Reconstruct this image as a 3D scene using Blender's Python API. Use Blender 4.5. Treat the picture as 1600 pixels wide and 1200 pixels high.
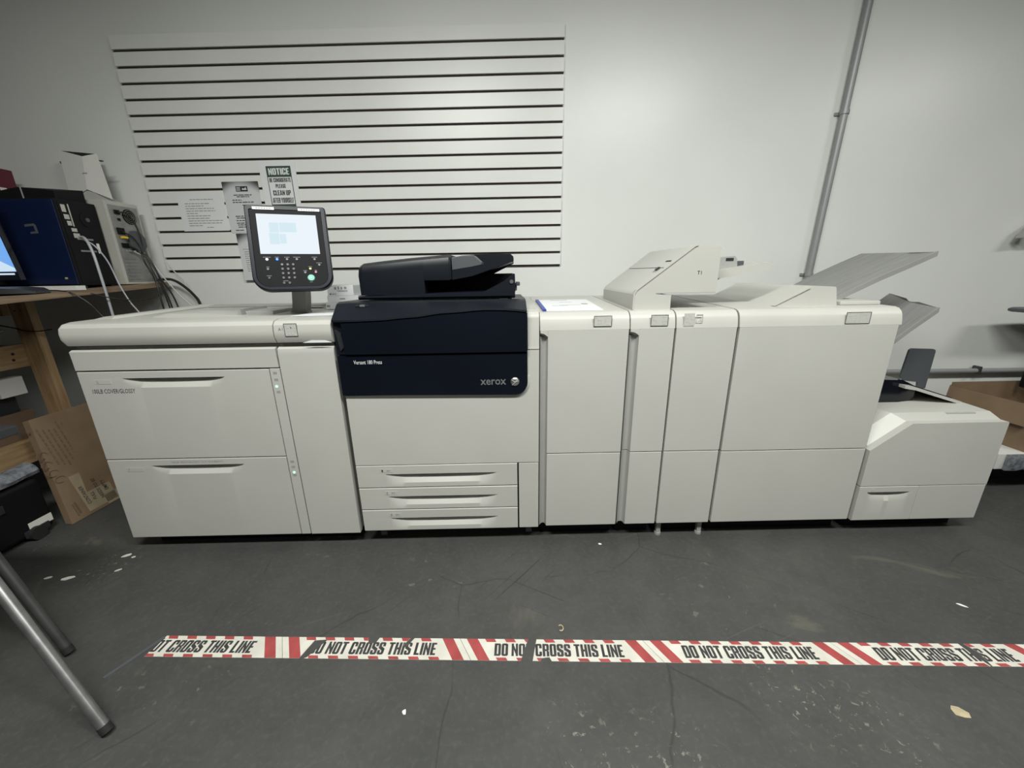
import bpy, bmesh, math, random
from mathutils import Vector, Matrix
random.seed(7)
S = bpy.context.scene
COL = S.collection
for o in list(bpy.data.objects):
    bpy.data.objects.remove(o)

# ------------------------------------------------------------------ camera, world, lights, exposure
cam_d = bpy.data.cameras.new('camera')
cam_d.sensor_width = 36.0
cam_d.lens = 596.8 / 1600.0 * 36.0
cam_d.clip_start = 0.05
cam = bpy.data.objects.new('camera', cam_d)
COL.objects.link(cam)
_p, _r, _y = 0.2842, -0.0155, 0.0106
fw = Vector((math.sin(_y) * math.cos(_p), math.cos(_y) * math.cos(_p), -math.sin(_p)))
rt = Vector((math.cos(_y), -math.sin(_y), 0))
up = rt.cross(fw)
rt, up = math.cos(_r) * rt + math.sin(_r) * up, -math.sin(_r) * rt + math.cos(_r) * up
M4 = Matrix((rt, up, -fw)).transposed().to_4x4()
M4.translation = Vector((0, -1.5027, 1.2041))
cam.matrix_world = M4
S.camera = cam

W = bpy.data.worlds.new('world')
S.world = W
W.use_nodes = True
W.node_tree.nodes['Background'].inputs[0].default_value = (0.8, 0.9, 1.0, 1)
W.node_tree.nodes['Background'].inputs[1].default_value = 0.05

S.view_settings.view_transform = 'Standard'
S.view_settings.look = 'None'
S.view_settings.gamma = 1.0
S.view_settings.use_curve_mapping = False
S.view_settings.exposure = 0.1

CEIL = 3.05
LAMPS = [  # x, y, length, power : fluorescent troffers along the ceiling
    (-0.60, -1.50, 1.2, 84.0), (1.15, -1.50, 1.2, 76.0),
    (4.0, -1.45, 1.2, 34.0), (0.3, -3.6, 1.2, 14.0)]
for (lx, ly, ll, pw) in LAMPS:
    ld = bpy.data.lights.new('fluorescent_light', 'AREA')
    ld.shape = 'RECTANGLE'
    ld.size = ll
    ld.size_y = 0.28
    ld.energy = pw
    ld.color = (0.985, 1.0, 0.95)
    lo = bpy.data.objects.new('fluorescent_light', ld)
    lo.location = (lx, ly, CEIL - 0.085)
    COL.objects.link(lo)

# ------------------------------------------------------------------ materials
MATS = {}


def mat(name, col, rough=0.5, metal=0.0, var=0.06, scale=6.0, bump=0.0, bscale=180.0, spec=0.5, emit=None, estr=0.0):
    m = bpy.data.materials.new(name)
    m.use_nodes = True
    nt = m.node_tree
    b = nt.nodes['Principled BSDF']
    b.inputs['Roughness'].default_value = rough
    b.inputs['Metallic'].default_value = metal
    b.inputs['Specular IOR Level'].default_value = spec
    tc = nt.nodes.new('ShaderNodeTexCoord')
    nz = nt.nodes.new('ShaderNodeTexNoise')
    nz.inputs['Scale'].default_value = scale
    nz.inputs['Detail'].default_value = 5
    nt.links.new(tc.outputs['Object'], nz.inputs['Vector'])
    rp = nt.nodes.new('ShaderNodeValToRGB')
    lo = [max(0, c * (1 - var)) for c in col]
    hi = [min(1, c * (1 + var)) for c in col]
    rp.color_ramp.elements[0].position = 0.3
    rp.color_ramp.elements[0].color = (*lo, 1)
    rp.color_ramp.elements[1].position = 0.7
    rp.color_ramp.elements[1].color = (*hi, 1)
    nt.links.new(nz.outputs['Fac'], rp.inputs['Fac'])
    nt.links.new(rp.outputs['Color'], b.inputs['Base Color'])
    if bump:
        n2 = nt.nodes.new('ShaderNodeTexNoise')
        n2.inputs['Scale'].default_value = bscale
        n2.inputs['Detail'].default_value = 3
        nt.links.new(tc.outputs['Object'], n2.inputs['Vector'])
        bp = nt.nodes.new('ShaderNodeBump')
        bp.inputs['Strength'].default_value = bump
        bp.inputs['Distance'].default_value = 0.002
        nt.links.new(n2.outputs['Fac'], bp.inputs['Height'])
        nt.links.new(bp.outputs['Normal'], b.inputs['Normal'])
    if emit:
        b.inputs['Emission Color'].default_value = (*emit, 1)
        b.inputs['Emission Strength'].default_value = estr
    MATS[name] = m
    return m


def grain(name, c0, c1, rough=0.7, axis=(1, 1, 12), scale=3.0):
    """wood / streaky sheet: noise stretched along one axis"""
    m = bpy.data.materials.new(name)
    m.use_nodes = True
    nt = m.node_tree
    b = nt.nodes['Principled BSDF']
    b.inputs['Roughness'].default_value = rough
    tc = nt.nodes.new('ShaderNodeTexCoord')
    mp = nt.nodes.new('ShaderNodeMapping')
    mp.inputs['Scale'].default_value = axis
    nz = nt.nodes.new('ShaderNodeTexNoise')
    nz.inputs['Scale'].default_value = scale
    nz.inputs['Detail'].default_value = 6
    nz.inputs['Distortion'].default_value = 0.6
    rp = nt.nodes.new('ShaderNodeValToRGB')
    rp.color_ramp.elements[0].position = 0.32
    rp.color_ramp.elements[0].color = (*c0, 1)
    rp.color_ramp.elements[1].position = 0.68
    rp.color_ramp.elements[1].color = (*c1, 1)
    nt.links.new(tc.outputs['Object'], mp.inputs['Vector'])
    nt.links.new(mp.outputs['Vector'], nz.inputs['Vector'])
    nt.links.new(nz.outputs['Fac'], rp.inputs['Fac'])
    nt.links.new(rp.outputs['Color'], b.inputs['Base Color'])
    MATS[name] = m
    return m


def floor_mat():
    m = bpy.data.materials.new('painted_concrete')
    m.use_nodes = True
    nt = m.node_tree
    N, L = nt.nodes, nt.links
    b = N['Principled BSDF']
    tc = N.new('ShaderNodeTexCoord')

    def noise(scale, detail=6, dist=0.0, mapping=None, rough=0.6):
        n = N.new('ShaderNodeTexNoise')
        n.inputs['Scale'].default_value = scale
        n.inputs['Detail'].default_value = detail
        n.inputs['Distortion'].default_value = dist
        n.inputs['Roughness'].default_value = rough
        if mapping:
            mp = N.new('ShaderNodeMapping')
            m0 = N.new('ShaderNodeMapping')
            m0.inputs['Rotation'].default_value = (0, 0, mapping[0])
            m0.inputs['Location'].default_value = mapping[2] if len(mapping) > 2 else (0, 0, 0)
            L.new(tc.outputs['Object'], m0.inputs['Vector'])
            mp.inputs['Scale'].default_value = mapping[1]
            L.new(m0.outputs['Vector'], mp.inputs['Vector'])
            L.new(mp.outputs['Vector'], n.inputs['Vector'])
        else:
            L.new(tc.outputs['Object'], n.inputs['Vector'])
        return n.outputs['Fac']

    def ramp(fac, p0, p1, a=0.0, z=1.0):
        r = N.new('ShaderNodeMapRange')
        r.inputs['From Min'].default_value = p0
        r.inputs['From Max'].default_value = p1
        r.inputs['To Min'].default_value = a
        r.inputs['To Max'].default_value = z
        L.new(fac, r.inputs['Value'])
        return r.outputs['Result']

    def mix(fac, c1, c2):
        x = N.new('ShaderNodeMix')
        x.data_type = 'RGBA'
        L.new(fac, x.inputs['Factor'])
        for sock, c in ((x.inputs['A'], c1), (x.inputs['B'], c2)):
            if isinstance(c, tuple):
                sock.default_value = (*c, 1)
            else:
                L.new(c, sock)
        return x.outputs['Result']

    def mul(a, c):
        q = N.new('ShaderNodeMath')
        q.operation = 'MULTIPLY'
        L.new(a, q.inputs[0])
        if isinstance(c, float):
            q.inputs[1].default_value = c
        else:
            L.new(c, q.inputs[1])
        return q.outputs[0]

    c = mix(ramp(noise(1.3, 5), 0.35, 0.68), (0.050, 0.051, 0.049), (0.069, 0.069, 0.065))
    c = mix(mul(ramp(noise(9, 8, 0.3, None, 0.75), 0.42, 0.72), 0.55), c, (0.040, 0.041, 0.040))
    c = mix(mul(ramp(noise(60, 4), 0.5, 0.8), 0.35), c, (0.105, 0.105, 0.098))
    # scuffs and scratches in a few directions
    for k, (rot, loc) in enumerate(((0.5, (0, 0, 0)), (1.35, (3, 1, 0)), (2.3, (7, 4, 0)), (-0.35, (2, 9, 0)))):
        s = ramp(noise(3.0, 2, 0.15, (rot, (0.45, 22.0, 1.0), loc), 0.5), 0.69, 0.715)
        gate = ramp(noise(1.7, 2, 0, (0, (1, 1, 1), loc)), 0.50, 0.60)
        c = mix(mul(mul(s, gate), 0.6 if k < 3 else 0.25), c, (0.026, 0.026, 0.026) if k < 3 else (0.12, 0.12, 0.11))
    # chipped paint: pale flecks gathered in patches
    chips = ramp(noise(26, 3, 0.4), 0.655, 0.675)
    where = ramp(noise(1.1, 3, 0.2, (0, (1, 1, 1), (4.2, 1.7, 0))), 0.535, 0.60)
    c = mix(mul(mul(chips, where), 0.35), c, (0.20, 0.195, 0.17))
    # worn patches where the paint has flaked in front of the line
    flakes = ramp(noise(38, 5, 0.6, None, 0.7), 0.60, 0.63)
    worn = None
    for (wx, wy, wr) in ((0.84, -0.70, 0.17), (1.00, -0.79, 0.15), (0.17, -0.79, 0.13), (0.40, -0.84, 0.16), (-1.78, -0.10, 0.16)):
        vd = N.new('ShaderNodeVectorMath')
        vd.operation = 'DISTANCE'
        L.new(tc.outputs['Object'], vd.inputs[0])
        vd.inputs[1].default_value = (wx, wy, 0.0)
        g = ramp(vd.outputs['Value'], wr * 0.3, wr, 1.0, 0.0)
        if worn is None:
            worn = g
        else:
            q = N.new('ShaderNodeMath')
            q.operation = 'MAXIMUM'
            L.new(worn, q.inputs[0])
            L.new(g, q.inputs[1])
            worn = q.outputs[0]
    c = mix(mul(mul(flakes, worn), 0.75), c, (0.22, 0.215, 0.18))
    st = ramp(noise(2.1, 4, 0.8, (0.3, (1, 1.6, 1), (11, 3, 0))), 0.64, 0.72)
    c = mix(mul(st, 0.35), c, (0.15, 0.14, 0.105))
    # long hair cracks
    v = N.new('ShaderNodeTexVoronoi')
    v.feature = 'DISTANCE_TO_EDGE'
    v.inputs['Scale'].default_value = 0.95
    mp = N.new('ShaderNodeMapping')
    mp.inputs['Location'].default_value = (0.37, 0.9, 0)
    nd = N.new('ShaderNodeTexNoise')
    nd.inputs['Scale'].default_value = 2.2
    nd.inputs['Detail'].default_value = 4
    L.new(tc.outputs['Object'], nd.inputs['Vector'])
    va = N.new('ShaderNodeVectorMath')
    va.operation = 'MULTIPLY_ADD'
    L.new(nd.outputs['Color'], va.inputs[0])
    va.inputs[1].default_value = (0.16, 0.16, 0.0)
    L.new(tc.outputs['Object'], va.inputs[2])
    L.new(va.outputs[0], mp.inputs['Vector'])
    L.new(mp.outputs['Vector'], v.inputs['Vector'])
    cr = ramp(v.outputs['Distance'], 0.0, 0.0035, 1.0, 0.0)
    gate = ramp(noise(2.5, 2, 0, (0, (1, 1, 1), (5, 5, 0))), 0.47, 0.55)
    c = mix(mul(mul(cr, gate), 0.6), c, (0.025, 0.025, 0.025))
    L.new(c, b.inputs['Base Color'])
    L.new(ramp(noise(5, 5), 0.3, 0.7, 0.42, 0.62), b.inputs['Roughness'])
    b.inputs['Specular IOR Level'].default_value = 0.35
    bp = N.new('ShaderNodeBump')
    bp.inputs['Strength'].default_value = 0.12
    bp.inputs['Distance'].default_value = 0.004
    L.new(noise(45, 6), bp.inputs['Height'])
    L.new(bp.outputs['Normal'], b.inputs['Normal'])
    MATS['floor'] = m
    return m


floor_mat()


def poster_mat(name, top):
    m = mat(name, (0.62, 0.63, 0.64), 0.45, var=0.02)
    nt = m.node_tree
    N, L = nt.nodes, nt.links
    b = N['Principled BSDF']
    old = b.inputs['Base Color'].links[0].from_socket
    tc = N.new('ShaderNodeTexCoord')
    sp = N.new('ShaderNodeSeparateXYZ')
    L.new(tc.outputs['Object'], sp.inputs[0])

    def mth(op, a, c):
        q = N.new('ShaderNodeMath')
        q.operation = op
        for k, v in enumerate((a, c)):
            if isinstance(v, float): q.inputs[k].default_value = v
            else: L.new(v, q.inputs[k])
        return q.outputs[0]
    u = mth('MULTIPLY', mth('SUBTRACT', sp.outputs['X'], 0.108), 9.26)
    u2 = mth('MULTIPLY', mth('MULTIPLY', u, u), 0.042)
    d = mth('ADD', mth('SUBTRACT', sp.outputs['Z'], top), u2)
    r = N.new('ShaderNodeMapRange')
    r.interpolation_type = 'SMOOTHSTEP'
    r.inputs['From Min'].default_value = -0.030
    r.inputs['From Max'].default_value = 0.036
    L.new(d, r.inputs['Value'])
    x = N.new('ShaderNodeMix')
    x.data_type = 'RGBA'
    L.new(r.outputs['Result'], x.inputs['Factor'])
    L.new(old, x.inputs['A'])
    x.inputs['B'].default_value = (0.06, 0.06, 0.062, 1)
    L.new(x.outputs['Result'], b.inputs['Base Color'])


poster_mat('poster_high', 0.272)
poster_mat('poster_low', 0.260)
mat('wall', (0.735, 0.745, 0.72), 0.33, var=0.03, scale=1.6, bump=0.25, bscale=22, spec=0.45)
mat('slat', (0.75, 0.76, 0.73), 0.32, var=0.03, scale=3, spec=0.45)
mat('mdf_brown', (0.045, 0.030, 0.026), 0.8, var=0.2)
mat('ceiling', (0.40, 0.41, 0.39), 0.8)
mat('dim_wall', (0.11, 0.113, 0.11), 0.7)
mat('plastic', (0.485, 0.480, 0.447), 0.42, var=0.025, scale=4, bump=0.04, bscale=500, spec=0.4)
mat('plastic_top', (0.49, 0.484, 0.448), 0.40, var=0.035, scale=3, bump=0.04, bscale=500, spec=0.4)
mat('tray_rim', (0.27, 0.27, 0.26), 0.5)
mat('plastic_grey', (0.33, 0.33, 0.315), 0.5, var=0.04)
mat('light_grey', (0.40, 0.40, 0.375), 0.5, var=0.03)
mat('navy', (0.0035, 0.0050, 0.0100), 0.34, var=0.12, scale=3, spec=0.28)
mat('navy_lid', (0.0060, 0.0078, 0.0125), 0.40, var=0.1, scale=5, spec=0.35)
mat('logo_grey', (0.22, 0.22, 0.23), 0.35, metal=0.3)
mat('dark_grey', (0.075, 0.080, 0.088), 0.45, var=0.08)
mat('charcoal', (0.022, 0.023, 0.026), 0.5, var=0.1)
mat('black', (0.006, 0.006, 0.007), 0.6, var=0.1, spec=0.2)
mat('black_gloss', (0.004, 0.005, 0.010), 0.12, var=0.1)
mat('tower_side_blue_lit', (0.006, 0.012, 0.042), 0.16, var=0.15, scale=2)  # black panel; blue cast of reflected light put into the base colour
mat('silver', (0.55, 0.56, 0.57), 0.28, metal=0.9)
mat('steel', (0.30, 0.30, 0.30), 0.38, metal=0.85, var=0.18, scale=25)
mat('dark_steel', (0.06, 0.06, 0.06), 0.5, metal=0.4, var=0.2, scale=20)
mat('conduit', (0.30, 0.31, 0.31), 0.45, metal=0.25, var=0.05)
mat('ink', (0.02, 0.02, 0.022), 0.7)
mat('grey_ink', (0.30, 0.30, 0.30), 0.7)
mat('pale_ink', (0.48, 0.48, 0.45), 0.7)
mat('white_print', (0.72, 0.74, 0.76), 0.6)
mat('paper', (0.74, 0.75, 0.76), 0.65, var=0.02)
mat('sticker', (0.70, 0.69, 0.64), 0.55, var=0.03)
mat('tape_white', (0.58, 0.56, 0.50), 0.5, var=0.10, scale=14)
mat('tape_red', (0.32, 0.055, 0.055), 0.5, var=0.18, scale=18)
mat('tape_ink', (0.035, 0.035, 0.035), 0.55, var=0.4, scale=30)
mat('green_print', (0.035, 0.085, 0.055), 0.6)
mat('poster', (0.62, 0.63, 0.64), 0.45, var=0.03)
mat('poster_band', (0.16, 0.16, 0.165), 0.5, var=0.3, scale=3)
mat('cardboard', (0.20, 0.135, 0.08), 0.8, var=0.10, scale=9, bump=0.15, bscale=90)
mat('cardboard_dark', (0.135, 0.088, 0.058), 0.8, var=0.12, scale=7)
mat('clear_tape', (0.33, 0.27, 0.18), 0.25, var=0.12, scale=12)
mat('beige', (0.44, 0.43, 0.39), 0.55, var=0.04)
mat('port_metal', (0.30, 0.30, 0.29), 0.4, metal=0.5, var=0.12, scale=40)
mat('white_box', (0.66, 0.65, 0.62), 0.5, var=0.03)
mat('yellow', (0.75, 0.50, 0.03), 0.5)
mat('blue', (0.02, 0.05, 0.32), 0.4)
mat('maroon', (0.10, 0.012, 0.022), 0.5, var=0.2)
mat('bubble', (0.16, 0.17, 0.19), 0.18, var=0.5, scale=45, bump=0.9, bscale=70)
mat('rubber', (0.012, 0.012, 0.012), 0.75)
mat('cable_black', (0.010, 0.010, 0.011), 0.5)
mat('cable_grey', (0.36, 0.37, 0.40), 0.5)
mat('cable_white', (0.52, 0.52, 0.50), 0.5)
mat('screen', (0.02, 0.02, 0.02), 0.6, spec=0.05, var=0.02, emit=(0.86, 0.94, 1.0), estr=0.86)
mat('screen_blue', (0.02, 0.02, 0.02), 0.6, spec=0.05, var=0.02, emit=(0.68, 0.84, 0.92), estr=0.88)
mat('reflection_blue', (0.02, 0.02, 0.02), 0.6, spec=0.05, emit=(0.16, 0.38, 0.80), estr=1.0)  # emission paints the blue part of a reflection in the tower side
mat('reflection_bright', (0.02, 0.02, 0.02), 0.6, spec=0.05, emit=(0.62, 0.78, 0.92), estr=0.9)  # emission paints the brightest part of that reflection
mat('led_blue', (0.02, 0.1, 0.8), 0.3, emit=(0.03, 0.16, 1.0), estr=2.2)
mat('led_white', (0.8, 0.8, 0.8), 0.3, emit=(0.95, 0.97, 1.0), estr=1.0)
mat('led_green', (0.4, 0.8, 0.5), 0.3, emit=(0.45, 1.0, 0.65), estr=0.8)
mat('btn_grey', (0.13, 0.13, 0.145), 0.4)
mat('btn_dark', (0.035, 0.036, 0.040), 0.4)
mat('btn_green', (0.20, 0.52, 0.44), 0.35)
mat('btn_yellow', (0.85, 0.72, 0.28), 0.4)
mat('btn_red', (0.50, 0.18, 0.22), 0.4)
mat('glass_jar', (0.35, 0.37, 0.36), 0.1, metal=0.6, var=0.35, scale=20)
mat('tan', (0.40, 0.34, 0.22), 0.6, var=0.2, scale=30)
mat('panel_face', (0.008, 0.008, 0.0095), 0.5, var=0.06, spec=0.1)
mat('panel_rim', (0.008, 0.010, 0.018), 0.38, var=0.06, spec=0.2)
mat('lamp_white', (0.7, 0.7, 0.7), 0.5)
grain('lumber', (0.22, 0.135, 0.062), (0.36, 0.245, 0.13), 0.7, (14, 14, 1.2), 3.0)
grain('lumber_y', (0.22, 0.135, 0.062), (0.36, 0.245, 0.13), 0.7, (14, 1.2, 14), 3.0)
grain('plywood', (0.13, 0.09, 0.055), (0.28, 0.20, 0.125), 0.75, (10, 1.0, 30), 2.5)
grain('tray_sheet', (0.20, 0.20, 0.195), (0.27, 0.27, 0.265), 0.5, (1.5, 30, 1.5), 4.0)

# ------------------------------------------------------------------ mesh helpers


class B:
    """collects geometry in one bmesh"""

    def __init__(s):
        s.bm = bmesh.new()

    def box(s, x0, x1, y0, y1, z0, z1, bev=0.0, seg=2, M=None):
        if x0 > x1: x0, x1 = x1, x0
        if y0 > y1: y0, y1 = y1, y0
        if z0 > z1: z0, z1 = z1, z0
        r = bmesh.ops.create_cube(s.bm, size=1.0)
        vs = r['verts']
        for v in vs:
            v.co = Vector(((x0 + x1) / 2 + v.co.x * (x1 - x0), (y0 + y1) / 2 + v.co.y * (y1 - y0), (z0 + z1) / 2 + v.co.z * (z1 - z0)))
        if bev > 0:
            es = list({e for v in vs for e in v.link_edges})
            r2 = bmesh.ops.bevel(s.bm, geom=es, offset=bev, segments=seg, profile=0.5, affect='EDGES')
            vs = list({v for f in r2['faces'] for v in f.verts} | {v for v in vs if v.is_valid})
        if M:
            for v in vs:
                v.co = M @ v.co
        return s

    def prism(s, pts, a, b, axis='y', M=None):
        """closed polygon pts extruded from a to b. axis y: pts=(x,z); x: pts=(y,z); z: pts=(x,y)"""
        def mk(p, t):
            if axis == 'y': return Vector((p[0], t, p[1]))
            if axis == 'x': return Vector((t, p[0], p[1]))
            return Vector((p[0], p[1], t))
        f = [s.bm.verts.new(M @ mk(p, a) if M else mk(p, a)) for p in pts]
        g = [s.bm.verts.new(M @ mk(p, b) if M else mk(p, b)) for p in pts]
        n = len(pts)
        s.bm.faces.new(f)
        s.bm.faces.new(list(reversed(g)))
        for i in range(n):
            s.bm.faces.new((f[i], g[i], g[(i + 1) % n], f[(i + 1) % n]))
        return s

    def loft(s, secs, closed=True, caps=True):
        """list of sections (lists of 3D points, same count)"""
        R = [[s.bm.verts.new(Vector(p)) for p in sec] for sec in secs]
        n = len(R[0])
        for i in range(len(R) - 1):
            for j in range(n if closed else n - 1):
                k = (j + 1) % n
                try:
                    s.bm.faces.new((R[i][j], R[i + 1][j], R[i + 1][k], R[i][k]))
                except ValueError:
                    pass
        if caps and closed:
            s.bm.faces.new(R[0])
            s.bm.faces.new(list(reversed(R[-1])))
        return s

    def tube(s, pts, r, seg=8, smooth=True, caps=True):
        P = [Vector(p) for p in pts]
        if smooth and len(P) > 2:
            Q = []
            for i in range(len(P) - 1):
                p0 = P[max(i - 1, 0)]; p1 = P[i]; p2 = P[i + 1]; p3 = P[min(i + 2, len(P) - 1)]
                for k in range(5):
                    t = k / 5
                    Q.append(0.5 * ((2 * p1) + (-p0 + p2) * t + (2 * p0 - 5 * p1 + 4 * p2 - p3) * t * t + (-p0 + 3 * p1 - 3 * p2 + p3) * t ** 3))
            Q.append(P[-1])
            P = Q
        secs = []
        for i, p in enumerate(P):
            d = (P[min(i + 1, len(P) - 1)] - P[max(i - 1, 0)]).normalized()
            a = d.cross(Vector((0, 0, 1)))
            if a.length < 1e-3: a = d.cross(Vector((0, 1, 0)))
            a.normalize()
            b = d.cross(a)
            rr = r[i] if isinstance(r, (list, tuple)) else r
            secs.append([p + rr * (math.cos(2 * math.pi * k / seg) * a + math.sin(2 * math.pi * k / seg) * b) for k in range(seg)])
        s.loft(secs, True, caps)
        return s

    def cyl(s, c, axis, r, h, seg=20, r2=None):
        """cylinder from c along unit axis"""
        a = Vector(axis).normalized()
        c = Vector(c)
        u = a.cross(Vector((0, 0, 1)))
        if u.length < 1e-3: u = a.cross(Vector((0, 1, 0)))
        u.normalize()
        w = a.cross(u)
        r2 = r if r2 is None else r2
        secs = []
        for t, rr in ((0, r), (h, r2)):
            secs.append([c + a * t + rr * (math.cos(2 * math.pi * k / seg) * u + math.sin(2 * math.pi * k / seg) * w) for k in range(seg)])
        s.loft(secs)
        return s

    def ball(s, c, r, sx=1, sy=1, sz=1, seg=16):
        r0 = bmesh.ops.create_uvsphere(s.bm, u_segments=seg, v_segments=seg // 2, radius=r)
        for v in r0['verts']:
            v.co = Vector((c[0] + v.co.x * sx, c[1] + v.co.y * sy, c[2] + v.co.z * sz))
        return s

    def quad(s, a, b, c, d):
        s.bm.faces.new([s.bm.verts.new(Vector(p)) for p in (a, b, c, d)])
        return s

    def mesh(s, me, M):
        """append an existing mesh datablock transformed by M"""
        t = bmesh.new()
        t.from_mesh(me)
        bmesh.ops.transform(t, matrix=M, verts=t.verts)
        tmp = bpy.data.meshes.new('tmp')
        t.to_mesh(tmp)
        t.free()
        s.bm.from_mesh(tmp)
        bpy.data.meshes.remove(tmp)
        return s


def text_mesh(txt, size=1.0, bold=0.0, shear=0.0, align='LEFT', thick=0.0):
    c = bpy.data.curves.new('lettering', 'FONT')
    c.body = txt
    c.size = size
    c.offset = bold
    c.shear = shear
    c.align_x = align
    c.extrude = thick
    c.resolution_u = 2
    o = bpy.data.objects.new('lettering_tmp', c)
    COL.objects.link(o)
    dg = bpy.context.evaluated_depsgraph_get()
    me = bpy.data.meshes.new_from_object(o.evaluated_get(dg))
    bpy.data.objects.remove(o)
    bpy.data.curves.remove(c)
    return me


def dims(me):
    xs = [v.co.x for v in me.vertices]; ys = [v.co.y for v in me.vertices]
    return min(xs), max(xs), min(ys), max(ys)


def block_mesh(txt, t=0.20, h=0.15):
    """heavy condensed capitals built from bars and chamfered bows; cap height 1, width about .5"""
    Wd = 0.50
    bm = bmesh.new()
    cnt = [0]

    def P(pts, x):
        cnt[0] += 1     # overlapping pieces sit a hair apart
        bm.faces.new([bm.verts.new((x + a, c, (cnt[0] % 12) * 6e-6)) for a, c in pts])
    def bar(x, x0, x1, y0, y1): P([(x0, y0), (x1, y0), (x1, y1), (x0, y1)], x)
    c = 0.09
    def bow(x, x0, x1, y0, y1, left=True, right=True):
        # closed ring with chamfered outer corners
        bar(x, x0 + c * left, x1 - c * right, y1 - h, y1)
        bar(x, x0 + c * left, x1 - c * right, y0, y0 + h)
        for on, xa, xb, sx in ((left, x0, x0 + t, 1), (right, x1, x1 - t, -1)):
            if on:
                P([(xa, y0 + c), (xa + sx * c, y0), (xb, y0 + h), (xb, y1 - h), (xa + sx * c, y1), (xa, y1 - c)], x)
    x = 0.0
    for ch in txt:
        w = Wd
        if ch == ' ':
            x += 0.22
            continue
        if ch == 'I':
            w = t
            bar(x, 0, t, 0, 1)
        elif ch in 'DO':
            if ch == 'D':
                bar(x, 0, t, 0, 1)
                bow(x, 0, w, 0, 1, False, True)
            else:
                bow(x, 0, w, 0, 1)
        elif ch == 'C':
            bar(x, c, w - c, 1 - h, 1)
            bar(x, c, w - c, 0, h)
            P([(0, c), (c, 0), (t, h), (t, 1 - h), (c, 1), (0, 1 - c)], x)
            P([(w - t, 1 - h), (w - c, 1), (w, 1 - c), (w, 0.63), (w - t, 0.63)], x)
            P([(w - t, h), (w - t, 0.37), (w, 0.37), (w, c), (w - c, 0)], x)
        elif ch == 'U':
            bar(x, c, w - c, 0, h)
            P([(0, c), (c, 0), (t, h), (t, 1), (0, 1)], x)
            P([(w, c), (w, 1), (w - t, 1), (w - t, h), (w - c, 0)], x)
        elif ch == 'N':
            bar(x, 0, t * 0.88, 0, 1)
            bar(x, w - t * 0.88, w, 0, 1)
            P([(t * 0.6, 1), (t * 0.6, 0.62), (w - t * 0.6, 0), (w - t * 0.6, 0.38)], x)
        elif ch == 'T':
            w = 0.46
            bar(x, 0, w, 1 - h, 1)
            bar(x, w / 2 - t / 2, w / 2 + t / 2, 0, 1 - h)
        elif ch == 'H':
            bar(x, 0, t, 0, 1); bar(x, w - t, w, 0, 1); bar(x, t, w - t, 0.42, 0.58)
        elif ch in 'LEF':
            w = 0.40
            bar(x, 0, t, 0, 1)
            if ch in 'LE': bar(x, t, w, 0, h)
            if ch in 'EF': bar(x, t, w, 1 - h, 1); bar(x, t, w - 0.04, 0.43, 0.57)
        elif ch in 'PRB':
            bar(x, 0, t, 0, 1)
            bow(x, 0, w, 0.42 if ch != 'P' else 0.38, 1, False, True)
            if ch == 'R':
                P([(w - t, 0.42), (w - 0.02, 0.42), (w, 0.34), (w, 0), (w - t, 0)], x)
            if ch == 'B':
                bow(x, 0, w, 0, 0.57, False, True)
        elif ch == 'S':
            bar(x, c, w - c, 1 - h, 1)
            bar(x, c, w - c, 0, h)
            P([(0, 0.58), (t, 0.62), (t, 1 - h), (c, 1), (0, 1 - c)], x)
            P([(w - t, 0.66), (w, 0.66), (w, 1 - c), (w - c, 1), (w - t, 1 - h)], x)
            P([(0, 0.62), (0, 0.52), (w - t, 0.32), (w, 0.40), (w, 0.47), (t, 0.67)], x)
            P([(0, 0.34), (0, c), (c, 0), (t, h), (t, 0.34)], x)
            P([(w, 0.42), (w - t, 0.36), (w - t, h), (w - c, 0), (w, c)], x)
        elif ch == 'A':
            w = 0.54
            P([(0, 0), (t * 0.92, 0), (w / 2, 0.86), (w / 2, 1), (w / 2 - 0.13, 1)], x)
            P([(w, 0), (w / 2 + 0.13, 1), (w / 2, 1), (w / 2, 0.86), (w - t * 0.92, 0)], x)
            bar(x, 0.13, w - 0.13, 0.18, 0.32)
        elif ch == 'Y':
            w = 0.54
            bar(x, w / 2 - t / 2, w / 2 + t / 2, 0, 0.45)
            P([(0, 1), (w / 2 - t / 2, 0.40), (w / 2 + t * 0.3, 0.45), (t, 1)], x)
            P([(w, 1), (w - t, 1), (w / 2 - t * 0.3, 0.45), (w / 2 + t / 2, 0.40)], x)
        x += w + 0.055
    me = bpy.data.meshes.new('block_letters')
    bmesh.ops.recalc_face_normals(bm, faces=bm.faces)
    for f_ in bm.faces:
        if f_.normal.z < 0: f_.normal_flip()
    bm.to_mesh(me)
    bm.free()
    return me


FRONT = Matrix(((1, 0, 0, 0), (0, 0, -1, 0), (0, 1, 0, 0), (0, 0, 0, 1)))   # xy -> xz, facing -y


def put_text(b, txt, x0, x1, z0, z1, y, bold=0.0, shear=0.0, M=None, block=False):
    """letters fitted into the rectangle x0..x1, z0..z1 on the plane y (facing -y)"""
    me = block_mesh(txt) if block else text_mesh(txt, 1.0, bold, shear)
    a, c, d, e = dims(me)
    sx = (x1 - x0) / (c - a)
    sz = (z1 - z0) / (e - d)
    T = Matrix.Translation((x0, y, z0)) @ FRONT @ Matrix.Diagonal((sx, sz, 1, 1)) @ Matrix.Translation((-a, -d, 0))
    b.mesh(me, M @ T if M else T)
    bpy.data.meshes.remove(me)
    return b


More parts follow.
